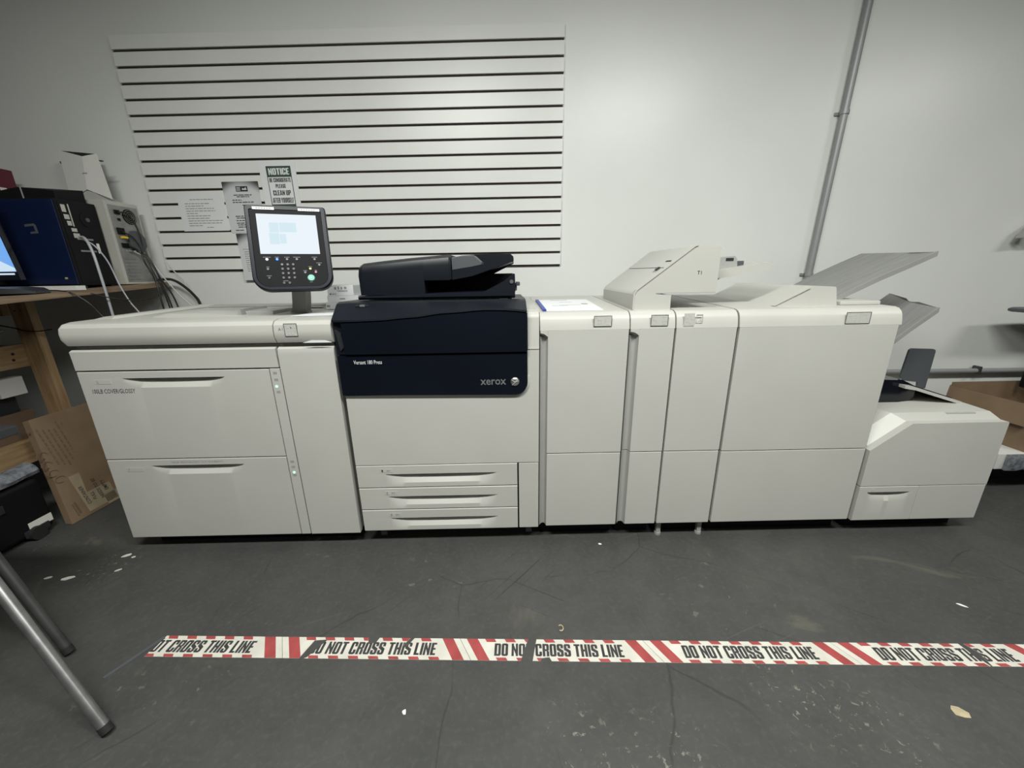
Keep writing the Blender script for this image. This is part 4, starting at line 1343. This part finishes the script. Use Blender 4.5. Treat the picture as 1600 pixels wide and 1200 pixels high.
# white folded box above the towers, dark device, maroon binder
t = thing('white_stand', 'white folded plastic stand with V-shaped top standing on the beige tower', 'stand', (-2.35, 0.89, 1.613))
FL, FCt, FRt = Vector((-2.421, 0.88, 1.879)), Vector((-2.256, 0.835, 1.836)), Vector((-2.221, 0.88, 1.859))
FCt = Vector((-2.289, 0.868, 1.844))
BL, FCb, BRb = Vector((-2.430, 0.88, 1.639)), Vector((-2.315, 0.868, 1.681)), Vector((-2.203, 0.88, 1.632))
b = B()
th = Vector((0, 0.004, 0))
b.loft([[FL, BL, BL + th, FL + th], [FCt, FCb, FCb + th, FCt + th]])
b.loft([[FCt, FCb, FCb + th, FCt + th], [FRt, BRb, BRb + th, FRt + th]])
obj('front_panel', b, 'white_box', t, 10)
b = B().loft([[(-2.498, 0.955, 1.898), (-2.490, 0.955, 1.614), (-2.490, 0.962, 1.614), (-2.498, 0.962, 1.898)], [(-2.294, 0.955, 1.878), (-2.276, 0.955, 1.614), (-2.276, 0.962, 1.614), (-2.294, 0.962, 1.878)]])
obj('back_panel', b, 'charcoal', t, 10)
b = B().loft([[FL, BL, Vector((-2.490, 0.955, 1.614)), Vector((-2.498, 0.955, 1.898))], [FL + Vector((0.004, 0, 0)), BL + Vector((0.004, 0, 0)), Vector((-2.486, 0.955, 1.614)), Vector((-2.494, 0.955, 1.898))]])
obj('side_panel', b, 'white_box', t, 10)
obj('foot_plate', B().loft([[(-2.425, 0.868, 1.6135), (-2.205, 0.868, 1.6135), (-2.205, 0.952, 1.6135), (-2.425, 0.952, 1.6135)], [(-2.325, 0.876, 1.680), (-2.310, 0.876, 1.680), (-2.310, 0.952, 1.680), (-2.325, 0.952, 1.680)]]), 'light_grey', t, 10)
obj('side_tab', B().box(-2.442, -2.424, 0.89, 0.91, 1.815, 1.828, 0.003), 'dark_grey', t)
obj('side_tab', B().box(-2.222, -2.204, 0.882, 0.895, 1.822, 1.829, 0.002), 'dark_grey', t)
obj('emblem', B().box(-2.312, -2.288, 0.8660, 0.8676, 1.760, 1.764), 'grey_ink', t, 0)
b = B().loft([[(x, 0.60, 1.5855), (x, 0.60, z0), (x, 0.745, z1), (x, 0.745, 1.5855)] for x, z0, z1 in ((-2.57, 1.612, 1.628), (-2.40, 1.640, 1.660), (-2.385, 1.642, 1.662), (-2.22, 1.625, 1.650))])
t = thing('black_device', 'black low device with sloped top lying on the black tower', 'device', (-2.4, 0.67, 1.5855))
obj('case', b, 'black', t, 15)
obj('edge_line', B().loft([[(x, 0.5985, 1.59), (x, 0.5985, z0), (x, 0.600, z0), (x, 0.600, 1.59)] for x, z0 in ((-2.376, 1.6425), (-2.370, 1.642))]), 'grey_ink', t, 0)
t = thing('binder', 'maroon binder standing at the far left end of the workbench', 'binder', (-2.86, 0.90, bz(0.9)))
obj('cover', B().box(-2.95, -2.795, 0.85, 0.96, bz(0.96), 1.80, 0.003), 'maroon', t)
obj('spine_label', B().box(-2.800, -2.7935, 0.875, 0.905, 1.62, 1.70), 'sticker', t, 0)

# glowing panel added for a screen reflection in the tower side, keyboard and power strip on the bench
t = thing('reflection_panel', 'lit computer monitor cut off by the left edge of the photo', 'reflection_panel', (-2.58, 0.42, bz(0.42)))
obj('panel_backing', B().prism([(-2.80, 1.205), (-2.311, 1.205), (-2.352, 1.600), (-2.80, 1.600)], 0.418, 0.440, 'y'), 'black_gloss', t, 0)
obj('screen', B().prism([(-2.79, 1.590), (-2.357, 1.590), (-2.318, 1.243), (-2.79, 1.243)], 0.4168, 0.4180, 'y'), 'reflection_blue', t, 0)  # painted reflection, built as a glowing sheet before the tower side
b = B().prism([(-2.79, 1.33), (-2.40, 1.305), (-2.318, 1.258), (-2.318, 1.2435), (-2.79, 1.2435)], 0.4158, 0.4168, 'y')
obj('reflection_glow', b, 'reflection_bright', t, 0)
obj('reflection_bar', B().box(-2.79, -2.330, 0.4160, 0.4180, 1.228, 1.236), 'reflection_bright', t, 0)
obj('stand', B().box(-2.68, -2.58, 0.428, 0.46, bz(0.47), 1.30, 0.004).box(-2.74, -2.52, 0.40, 0.54, bz(0.54), bz(0.54) + 0.012, 0.003), 'black', t)
b = B().loft([[(x, 0.455, bz(0.49) + 0.001), (x, 0.455, bz(0.49) + 0.022), (x, 0.50, bz(0.49) + 0.022), (x, 0.50, bz(0.49) + 0.001)] for x in (-2.43, -2.105)])
single('power_strip', b, 'white_box', 'long white power strip lying before the black tower', 'power strip', (-2.26, 0.48, bz(0.49)))
b = B().loft([[(x, y0, bz(y1) + 0.001), (x, y0, bz(y1) + h), (x, y1, bz(y1) + h + 0.003), (x, y1, bz(y1) + 0.001)] for x, y0, y1, h in ((-2.60, 0.17, 0.36, 0.028), (-2.24, 0.22, 0.37, 0.028), (-2.16, 0.26, 0.37, 0.022), (-2.125, 0.30, 0.36, 0.010))])
t = thing('keyboard', 'dark keyboard at the front edge of the workbench', 'keyboard', (-2.4, 0.3, bz(0.3)))
obj('case', b, 'charcoal', t, 30)

# cables
def cable(pts, r, m, label, name='cable', group=None):
    b = B().tube(pts, r, 7)
    return single(name, b, m, label, 'cable', pts[-1], group)
cable([(-2.180, 0.622, 1.412), (-2.135, 0.60, 1.40), (-2.098, 0.58, 1.33), (-2.084, 0.57, 1.20), (-2.078, 0.565, 1.09), (-2.072, 0.56, 0.96), (-2.07, 0.57, 0.70)], 0.0058, 'cable_grey', 'thick grey cable hanging from the black tower over the bench edge')
cable([(-2.180, 0.628, 1.400), (-2.14, 0.64, 1.37), (-2.095, 0.64, 1.29), (-2.06, 0.63, 1.17), (-2.02, 0.62, 1.08), (-1.97, 0.61, 1.0), (-1.94, 0.62, 0.80)], 0.0034, 'cable_grey', 'thin blue-grey cable hanging behind the thick grey cable')
cable([(-2.140, 0.823, 1.556), (-2.115, 0.85, 1.55), (-2.105, 0.875, 1.48), (-2.10, 0.88, 1.36), (-2.075, 0.885, 1.27), (-2.05, 0.88, 1.17), (-2.02, 0.87, 1.05), (-2.0, 0.87, 0.8)], 0.0045, 'cable_black', 'black power cord dropping from the fan of the beige tower')
cable([(-2.138, 0.83, 1.382), (-2.11, 0.86, 1.35), (-2.09, 0.85, 1.29), (-2.06, 0.85, 1.20), (-2.045, 0.84, 1.08), (-2.04, 0.84, 0.80)], 0.0048, 'cable_black', 'black cable of the bundle, nearest the black tower')
cable([(-2.138, 0.815, 1.455), (-2.11, 0.845, 1.42), (-2.09, 0.86, 1.33), (-2.065, 0.865, 1.22), (-2.03, 0.86, 1.10), (-2.01, 0.86, 0.8)], 0.0042, 'cable_black', 'black cable of the bundle, starting at the upper ports')
cable([(-2.138, 0.84, 1.376), (-2.105, 0.87, 1.345), (-2.08, 0.88, 1.28), (-2.045, 0.88, 1.19), (-1.99, 0.87, 1.08), (-1.96, 0.87, 0.85)], 0.0045, 'cable_black', 'black cable of the bundle, furthest from the black tower')
cable([(-2.13, 0.845, 1.352), (-2.10, 0.90, 1.30), (-2.05, 0.90, 1.21), (-1.97, 0.89, 1.10), (-1.90, 0.88, 1.02), (-1.87, 0.88, 0.85)], 0.0030, 'cable_white', 'white cable running diagonally down from the beige tower')
cable([(-2.07, 0.975, 1.30), (-2.03, 0.97, 1.235), (-1.985, 0.965, 1.19), (-1.975, 0.96, 1.14), (-1.93, 0.95, 1.085), (-1.90, 0.95, 0.95)], 0.0028, 'cable_white', 'short white cable curling at the bench corner by the wall')
cable([(-2.16, 0.972, 1.19), (-2.07, 0.965, 1.195), (-2.0, 0.955, 1.165), (-1.93, 0.945, 1.10), (-1.895, 0.935, 1.03), (-1.88, 0.93, 0.80)], 0.0080, 'cable_black', 'thick black cord arching off the bench corner by the wall')
cable([(-2.52, 0.40, 1.148), (-2.30, 0.405, 1.152), (-2.12, 0.41, 1.150), (-2.05, 0.43, 1.10), (-2.02, 0.45, 1.03), (-1.97, 0.47, 0.94), (-1.95, 0.47, 0.8)], 0.0028, 'cable_black', 'thin black cable from the keyboard drooping over the bench edge')
cable([(-2.09, 0.50, 1.135), (-2.04, 0.56, 1.105), (-1.98, 0.66, 1.09), (-1.98, 0.76, 1.12), (-2.04, 0.84, 1.15)], 0.0026, 'cable_black', 'thin black cable looping under the bench edge')
cable([(-2.56, 0.47, 0.985), (-2.50, 0.475, 0.970), (-2.45, 0.474, 0.955), (-2.38, 0.474, 0.953), (-2.33, 0.49, 0.96)], 0.0030, 'cable_black', 'thin black cable crossing the wooden bench post')

# things under the bench
t = thing('open_carton', 'brown open carton on the lower bench shelf', 'box', (-2.75, 0.2, 0.4015))
b = B()
b.box(-2.552, -2.546, 0.00, 0.46, 0.402, 0.545).box(-2.95, -2.944, 0.00, 0.46, 0.402, 0.545).box(-2.944, -2.552, 0.00, 0.006, 0.402, 0.545).box(-2.944, -2.552, 0.454, 0.46, 0.402, 0.545).box(-2.944, -2.552, 0.006, 0.454, 0.402, 0.408)
obj('walls', b, 'cardboard_dark', t, 0)
obj('packing', B().box(-2.942, -2.554, 0.008, 0.452, 0.41, 0.50), 'charcoal', t, 0)
t = thing('glass_jar', 'clear jar lying on its side on the carton under the bench', 'jar', (-2.62, 0.30, 0.5005))
b = B().cyl((-2.680, 0.275, 0.545), (0.75, 0.35, 0), 0.044, 0.075, 20).cyl((-2.624, 0.301, 0.545), (0.75, 0.35, 0), 0.036, 0.02, 20)
obj('glass', b, 'glass_jar', t)
obj('lid', B().cyl((-2.610, 0.308, 0.545), (0.75, 0.35, 0), 0.043, 0.022, 20), 'silver', t)
b = B().box(-2.93, -2.60, 0.36, 0.452, 0.5008, 0.628, 0.003)
single('black_box', b, 'charcoal', 'black box inside the carton, under the small white box', 'box', (-2.75, 0.40, 0.5008))
t = thing('white_carton', 'small white carton on top of the black box under the bench', 'box', (-2.72, 0.41, 0.6285))
obj('carton', B().box(-2.88, -2.548, 0.36, 0.470, 0.629, 0.722, 0.002), 'white_box', t)
obj('flap_line', B().box(-2.695, -2.692, 0.3592, 0.36, 0.631, 0.720), 'grey_ink', t, 0)
# crumpled bags between the rails
b = B()
rnd = random.Random(3)
for k in range(4):
    bmesh.ops.create_icosphere(b.bm, subdivisions=2, radius=0.07, matrix=Matrix.Translation((-2.70 + 0.05 * k, 0.36 + 0.02 * (k % 2), 0.93 + 0.01 * k)) @ Matrix.Diagonal((1.2, 0.8, 0.55, 1)))
for v in b.bm.verts:
    v.co += Vector((rnd.uniform(-1, 1), rnd.uniform(-1, 1), rnd.uniform(-1, 1))) * 0.012
t = thing('plastic_bag', 'crumpled grey plastic bag stuffed behind the upper wooden rail', 'bag', (-2.65, 0.37, 0.88))
obj('film', b, 'bubble', t, 20)
obj('board', B().box(-2.95, -2.545, 0.20, 0.475, 0.865, 0.885), 'charcoal', t, 0)
# black case with wheels
t = thing('rolling_case', 'black rolling case on the floor under the bench', 'suitcase', (-2.5, -0.1, 0.0))
obj('shell', B().box(-2.80, -2.292, -0.45, 0.190, 0.02, 0.285, 0.025, 3), 'black', t)
for y in (0.10, -0.36):
    obj('wheel', B().cyl((-2.295, y, 0.033), (1, 0, 0), 0.033, 0.024, 18), 'rubber', t)
obj('corner_guard', B().box(-2.294, -2.286, 0.06, 0.16, 0.025, 0.06, 0.003), 'charcoal', t)
obj('shipping_label', B().box(-2.2918, -2.2906, 0.085, 0.180, 0.052, 0.092), 'sticker', t, 0)
obj('latch', B().box(-2.2925, -2.285, -0.02, 0.03, 0.19, 0.23, 0.004), 'charcoal', t)
b = B()
rnd = random.Random(5)
secs = []
for k in range(13):
    y = -0.45 + 0.65 * k / 12
    c = (-2.345 + rnd.uniform(-0.01, 0.01), 0.318 + rnd.uniform(-0.008, 0.008))
    secs.append([(c[0] + (0.050 + rnd.uniform(-0.008, 0.01)) * math.cos(2 * math.pi * j / 12), y, max(0.2865, c[1] + (0.034 + rnd.uniform(-0.004, 0.006)) * math.sin(2 * math.pi * j / 12))) for j in range(12)])
b.loft(secs)
single('bubble_wrap', b, 'bubble', 'roll of bubble wrap lying on the black rolling case', 'bubble wrap', (-2.34, -0.1, 0.2865))
# leaning flat carton with handwriting
t = thing('flat_carton', 'flat brown carton with black handwriting leaning against the bench post', 'box', (-2.24, 0.45, 0.0))
A0, A1, T0, T1 = Vector((-2.238, 0.202, 0.002)), Vector((-2.206, 0.77, 0.002)), Vector((-2.372, 0.292, 0.538)), Vector((-2.340, 0.82, 0.545))
nrm = (A1 - A0).cross(T0 - A0).normalized()
if nrm.x < 0: nrm = -nrm
bk = nrm * -0.036
b = B().loft([[A0, A1, T1, T0], [A0 + bk + Vector((0, 0, 0.012)), A1 + bk + Vector((0, 0, 0.012)), T1 + bk, T0 + bk]])
obj('board', b, 'cardboard', t, 0)
def card_frame(org_u, org_v):
    u = (A1 - A0).normalized(); v = nrm.cross(u).normalized()
    if v.z < 0: v = -v
    return u, v
cu, cv = card_frame(0, 0)
H_ = (T0 - A0).length
def cardM(u0, v0, rot, off=0.0008):
    o = A0 + cu * u0 + cv * v0 + nrm * off
    R_ = Matrix((cu, cv, nrm)).transposed().to_4x4()
    return Matrix.Translation(o) @ R_ @ Matrix.Rotation(rot, 4, 'Z')
def card_text(b, txt, u0, v0, length, height, rot, bold=0.008, off=0.0012):
    me = text_mesh(txt, 1.0, bold, 0.12)
    a, c, d, g = dims(me)
    b.mesh(me, cardM(u0, v0, rot, off) @ Matrix.Diagonal((length / (c - a), height / (g - d), 1, 1)) @ Matrix.Translation((-a, -d, 0)))
    bpy.data.meshes.remove(me)
b = B()
b.box(0.09, 0.235, 0.015, 0.225, 0.0003, 0.0008, M=cardM(0, 0, 0, 0))
b.box(0.18, 0.33, 0.004, 0.06, 0.0003, 0.0008, M=cardM(0, 0, 0, 0))
obj('clear_tape', b, 'clear_tape', t, 0)
b = B()
vert = math.radians(90)
card_text(b, 'CONTAINER', 0.118, 0.052, 0.105, 0.017, vert)
card_text(b, 'FULL', 0.148, 0.060, 0.045, 0.016, vert)
card_text(b, 'NEEDS TO BE', 0.182, 0.048, 0.120, 0.017, vert)
card_text(b, 'EMPTY', 0.216, 0.078, 0.062, 0.018, vert)
obj('handwriting', b, 'ink', t, 0)
b = B()
for k in range(10):     # faded print columns, upright on the board
    v0, v1 = 0.30 - 0.012 * (k % 3), 0.50 - 0.006 * (k % 4)
    v = v0
    rnd = random.Random(k)
    while v < v1:
        l = rnd.uniform(0.008, 0.03)
        b.box(0.085 + 0.021 * k, 0.092 + 0.021 * k, v, v + l, 0.0003, 0.0009, M=cardM(0, 0, 0, 0))
        v += l + 0.006
for (u_, v_) in ((0.045, 0.32), (0.05, 0.37), (0.05, 0.27), (0.06, 0.23)):
    b.tube([cardM(0, 0, 0) @ Vector((u_ + 0.022 * math.cos(a), v_ + 0.016 * math.sin(a), 0.001)) for a in [k * 0.7 for k in range(8)]], 0.0016, 5)
b.box(0.050, 0.060, 0.498, 0.510, 0.0003, 0.0009, M=cardM(0, 0, 0, 0))
b.box(0.040, 0.046, 0.020, 0.090, 0.0003, 0.0009, M=cardM(0, 0, 0, 0)).box(0.050, 0.060, 0.030, 0.095, 0.0003, 0.0009, M=cardM(0, 0, 0, 0))
obj('faded_print', b, 'cardboard_dark', t, 0)
b = B()
b.cyl(cardM(0.36, 0.095, 0) @ Vector((0, 0, 0.0003)), nrm, 0.012, 0.0008, 14)
b.box(0.352, 0.368, 0.12, 0.155, 0.0003, 0.0009, M=cardM(0, 0, 0, 0))
obj('printed_mark', b, 'ink', t, 0)

# ------------------------------------------------------------------ folding table legs, front left
t = thing('folding_table', 'steel tube legs of a folding table at the lower left corner', 'table', (-1.7, -0.6, 0.0))
def leg(foot, topp):
    f_, t_ = Vector(foot), Vector(topp)
    d = (t_ - f_).normalized()
    o = obj('leg', B().tube([f_ + d * 0.012, t_], 0.0135, 16, False), 'steel', t)
    obj('rubber_foot', B().tube([f_ + d * 0.001, f_ + d * 0.022], 0.0150, 14, False), 'rubber', o)
    return o
leg((-1.119, -0.745, 0.008), (-1.545, -0.60, 0.745))
l2_ = leg((-1.481, -0.507, 0.008), (-1.80, -0.43, 0.745))
l2_.data.materials[0] = MATS['dark_steel']
obj('cross_bar', B().tube([Vector((-1.49, -0.62, 0.65)), Vector((-1.76, -0.44, 0.65))], 0.009, 10, False), 'dark_steel', t)
obj('table_top', B().box(-2.05, -1.52, -1.25, -0.38, 0.745, 0.775, 0.006), 'charcoal', t)

# ------------------------------------------------------------------ right side clutter
t = thing('low_platform', 'low white wheeled platform behind the trimmer at the right edge', 'platform', (3.1, 0.6, 0.0))
obj('deck', B().box(2.60, 3.75, 0.30, 0.84, 0.150, 0.240, 0.004), 'white_box', t)
for (x, y) in ((2.70, 0.40), (3.02, 0.41), (3.65, 0.36), (2.68, 0.78), (3.65, 0.78)):
    obj('leg', B().box(x - 0.015, x + 0.015, y - 0.015, y + 0.015, 0.0, 0.151, 0.002), 'white_box', t)
b = B()
rnd = random.Random(9)
secs = []
for k in range(10):
    x = 2.64 + 0.45 * k / 9
    secs.append([(x, 0.289 + rnd.uniform(-0.008, 0.006) - 0.006 * (0 < j < 4), 0.150 + 0.022 * j + rnd.uniform(-0.004, 0.004)) for j in range(5)] + [(x, 0.2985, 0.238), (x, 0.2985, 0.150)])
b.loft(secs)
single('plastic_wrap', b, 'bubble', 'clear crinkled plastic wrap hanging on the low platform edge', 'plastic wrap', (2.86, 0.29, 0.15), smooth=20)
b = B().box(2.74, 3.00, 0.46, 0.74, 0.001, 0.115, 0.004)
single('dark_crate', b, 'charcoal', 'dark crate on the floor beneath the low platform', 'crate', (2.87, 0.6, 0.001))
t = thing('open_carton', 'large brown open carton on the low platform right of the trimmer', 'box', (3.05, 0.52, 0.2405))
b = B()
cx0, cx1, cy0, cy1, cz0, cz1 = 2.75, 3.30, 0.31, 0.735, 0.241, 0.492
b.box(cx0, cx0 + 0.006, cy0, cy1, cz0, cz1).box(cx1 - 0.006, cx1, cy0, cy1, cz0, cz1).box(cx0 + 0.006, cx1 - 0.006, cy0, cy0 + 0.006, cz0, cz1).box(cx0 + 0.006, cx1 - 0.006, cy1 - 0.006, cy1, cz0, cz1 + 0.02).box(cx0 + 0.006, cx1 - 0.006, cy0 + 0.006, cy1 - 0.006, cz0, cz0 + 0.006)
obj('walls', b, 'cardboard', t, 0)
b = B().loft([[(cx0 - 0.002, cy0, cz1), (cx0 + 0.004, cy0, cz1), (cx0 + 0.004, cy1, cz1), (cx0 - 0.002, cy1, cz1)], [(cx0 - 0.035, cy0 + 0.02, cz1 - 0.11), (cx0 - 0.030, cy0 + 0.02, cz1 - 0.112), (cx0 - 0.030, cy1 - 0.02, cz1 - 0.112), (cx0 - 0.035, cy1 - 0.02, cz1 - 0.11)]])
obj('flap', b, 'cardboard', t, 0)
t = thing('equipment_rack', 'dark equipment rack with jutting grey tray at the right edge', 'rack', (3.5, 0.5, 0.0))
b = B().loft([[(x, 0.58, z0), (x, 0.58, z1), (x, 0.74, z1), (x, 0.74, z0)] for x, z0, z1 in ((2.955, 0.945, 0.958), (2.98, 0.938, 0.965), (3.95, 0.86, 0.955))])
obj('tray', b, 'dark_grey', t, 25)
obj('cabinet', B().box(3.42, 3.95, -0.60, 0.80, 0.26, 0.86, 0.006), 'charcoal', t)
obj('motor', B().cyl((3.155, 0.66, 0.49), (0, 0, 1), 0.045, 0.15, 18), 'black', t)
obj('support', B().box(3.15, 3.44, 0.64, 0.68, 0.60, 0.625), 'black', t)
obj('leg', B().box(3.78, 3.84, -0.55, -0.49, 0.0, 0.261).box(3.78, 3.84, 0.70, 0.76, 0.241, 0.261), 'black', t)
c = on_wall(3.0, 1.37, 0.02)
b = B().prism([(2.975, 1.352), (3.08, 1.36), (3.08, 1.46), (3.00, 1.40)], c.y - 0.06, c.y + 0.0, 'y')
single('wall_bracket', b, 'plastic_grey', 'small grey bracket on the wall at the right edge', 'bracket', (3.0, c.y, 1.352))

# ------------------------------------------------------------------ floor: warning stickers, debris
TA = math.atan2(-0.0385, 1)
def TM(x): return Matrix.Translation((x, -0.4633 - 0.0385 * (x + 0.80), 0.0)) @ Matrix.Rotation(TA, 4, 'Z')
HT = 0.0755
SH = 0.62          # skew of the printed bars (dx per unit of -y)


def cut_out(bm, polys, keep_inside=False):
    """remove convex polygons (xy) from a flat mesh"""
    for poly in polys:
        n = len(poly)
        area = sum(poly[i][0] * poly[(i + 1) % n][1] - poly[(i + 1) % n][0] * poly[i][1] for i in range(n))
        if area < 0: poly = list(reversed(poly))
        for i in range(n):
            a, c = Vector((*poly[i], 0)), Vector((*poly[(i + 1) % n], 0))
            d = (c - a).normalized()
            nn = Vector((d.y, -d.x, 0))
            bmesh.ops.bisect_plane(bm, geom=bm.verts[:] + bm.edges[:] + bm.faces[:], plane_co=a, plane_no=nn, dist=1e-6)
        kill = []
        for fc in bm.faces:
            m = fc.calc_center_median()
            ins = all((poly[(i + 1) % n][0] - poly[i][0]) * (m.y - poly[i][1]) - (poly[(i + 1) % n][1] - poly[i][1]) * (m.x - poly[i][0]) > 0 for i in range(n))
            if ins: kill.append(fc)
        bmesh.ops.delete(bm, geom=kill, context='FACES')


def flat(b, pts, z):
    b.bm.faces.new([b.bm.verts.new((x, y, z)) for x, y in pts])


def sticker_strip(x_left, label, cuts, clip=None):
    """one printed floor sticker .62 m long; local x along it, y from 0 (far edge) to -HT (near edge)"""
    t = thing('floor_sticker', label, 'floor sticker', TM(x_left).translation, rot=(0, 0, TA), group='warning stickers on the floor')
    Lw = 0.619
    def sk(x, y): return (x - y * SH, y)      # skewed like the printed bars
    base = B()
    flat(base, [sk(0, 0), sk(0, -HT), sk(Lw, -HT), sk(Lw, 0)], 0.0)
    cut_out(base.bm, cuts)
    r = bmesh.ops.extrude_face_region(base.bm, geom=base.bm.faces[:])
    bmesh.ops.translate(base.bm, vec=(0, 0, 0.0012), verts=[v for v in r['geom'] if isinstance(v, bmesh.types.BMVert)])
    film = obj('film', base, 'tape_white', t, 0)
    def red(name, pts):
        r_ = B()
        flat(r_, pts, 0.0014)
        cut_out(r_.bm, cuts)
        if len(r_.bm.faces):
            obj(name, r_, 'tape_red', t, 0)
        else:
            r_.bm.free()
    for x0 in (0.022, Lw - 0.060):
        red('red_bar', [sk(x0, 0), sk(x0, -HT), sk(x0 + 0.038, -HT), sk(x0 + 0.038, 0)])
    for k in range(7):
        x0 = 0.085 + 0.0665 * k
        red('red_block', [sk(x0, 0), sk(x0, -0.0115), sk(x0 + 0.033, -0.0115), sk(x0 + 0.033, 0)])
        red('red_block', [sk(x0, -HT + 0.010), sk(x0, -HT), sk(x0 + 0.033, -HT), sk(x0 + 0.033, -HT + 0.010)])
    me = block_mesh('DO NOT CROSS THIS LINE')
    a, c, d, g = dims(me)
    tx = B()
    lh = 0.0435
    Msh = Matrix.Identity(4)
    tx.mesh(me, Matrix.Translation((0.120, -0.0600, 0.0015)) @ Matrix.Diagonal((0.425 / (c - a), lh / (g - d), 1, 1)) @ Matrix.Translation((-a, -d, 0)))
    bpy.data.meshes.remove(me)
    cut_out(tx.bm, cuts)
    obj('lettering', tx, 'tape_ink', t, 0)
    return t


sticker_strip(-1.420, 'floor warning sticker cut off diagonally at its left end', [[(-0.2, 0.02), (0.212, 0.02), (0.198, -0.10), (-0.2, -0.10)]])
sticker_strip(-0.800, 'floor warning sticker torn before its first word DO, below the feeder and engine', [[(0.120, -0.012), (0.165, -0.008), (0.125, -0.072), (0.098, -0.085)], [(0.30, 0.01), (0.345, 0.01), (0.335, -0.018), (0.31, -0.022)], [(0.452, 0.005), (0.468, 0.008), (0.442, -0.034), (0.428, -0.030)]])
sticker_strip(-0.180, 'floor warning sticker torn through the word NOT, below the engine', [[(0.236, 0.01), (0.262, 0.006), (0.245, -0.080), (0.205, -0.085), (0.215, -0.05)], [(0.275, -0.066), (0.30, -0.062), (0.31, -0.08), (0.27, -0.08)]])
sticker_strip(0.440, 'complete floor warning sticker with no missing letters, below the white cabinets', [])
sticker_strip(1.060, 'rightmost floor warning sticker, missing the HI of THIS', [[(0.407, 0.01), (0.455, 0.01), (0.448, -0.03), (0.475, -0.085), (0.430, -0.085), (0.420, -0.03)]])
sticker_strip(1.680, 'floor warning sticker running out of the photo at the right edge', [])
b = B().loft([[(-1.219, -0.452, 0.0), (-1.207, -0.458, 0.0), (-1.207, -0.458, 0.003), (-1.219, -0.452, 0.003)], [(-1.292, -0.590, 0.0), (-1.282, -0.594, 0.0), (-1.282, -0.594, 0.002), (-1.292, -0.590, 0.002)]])
single('tape_curl', b, 'dark_grey', 'narrow grey rolled tape strip at the cut end of the leftmost floor sticker', 'tape', (-1.25, -0.52, 0))


def scrap(x, y, w, h, m, label, rot=0.0, seed=0, name='paper_scrap', cat='debris', th=0.0015):
    r = random.Random(seed)
    n = 7
    pts = []
    for k in range(n):
        a = 2 * math.pi * k / n
        q = r.uniform(0.65, 1.0)
        px, py = w / 2 * math.cos(a) * q, h / 2 * math.sin(a) * q
        pts.append((x + px * math.cos(rot) - py * math.sin(rot), y + px * math.sin(rot) + py * math.cos(rot)))
    b = B().prism(pts, 0.0, th, 'z')
    return single(name, b, m, label, cat, (x, y, 0), smooth=0)


scrap(-1.740, -0.035, 0.050, 0.020, 'sticker', 'pale paper scrap on the floor near the feeder corner', 0.5, 1)
scrap(-1.700, -0.046, 0.018, 0.012, 'sticker', 'tiny pale scrap beside the scrap near the feeder corner', 0.2, 2)
scrap(-1.690, -0.125, 0.032, 0.014, 'tape_white', 'oblong cream scrap on the floor in front of the feeder', 0.6, 3)
scrap(-1.950, -0.160, 0.040, 0.018, 'tape_white', 'cream scrap on the floor nearest the dark table leg', 0.4, 4)
scrap(-1.860, -0.165, 0.055, 0.022, 'sticker', 'wide torn scrap on the floor right of the dark table leg', 0.3, 5)
scrap(0.407, -0.030, 0.020, 0.012, 'paper', 'white paper chip on the floor before the interface cabinet', -0.3, 6)
scrap(1.659, -0.404, 0.042, 0.012, 'paper', 'white sliver on the floor in front of the trimmer', -0.7, 7)
scrap(-0.315, -0.712, 0.014, 0.018, 'paper', 'white chip on the floor nearest the camera, below the stickers', 0.2, 8)
scrap(1.251, -0.750, 0.040, 0.052, 'tan', 'round tan spot of dried glue on the floor at lower right', 0.9, 9, 'glue_spot', 'stain', 0.0008)
b = B()
b.tube([(0.169 + 0.0085 * math.cos(a), -0.457 + 0.011 * math.sin(a), 0.0025) for a in [-2.2 + 4.6 * k / 10 for k in range(11)]], 0.0022, 6)
single('metal_hook', b, 'tan', 'small curled brass hook on the floor above the stickers', 'hook', (0.169, -0.457, 0))

for o in bpy.data.objects:
    if '_org' in o: del o['_org']
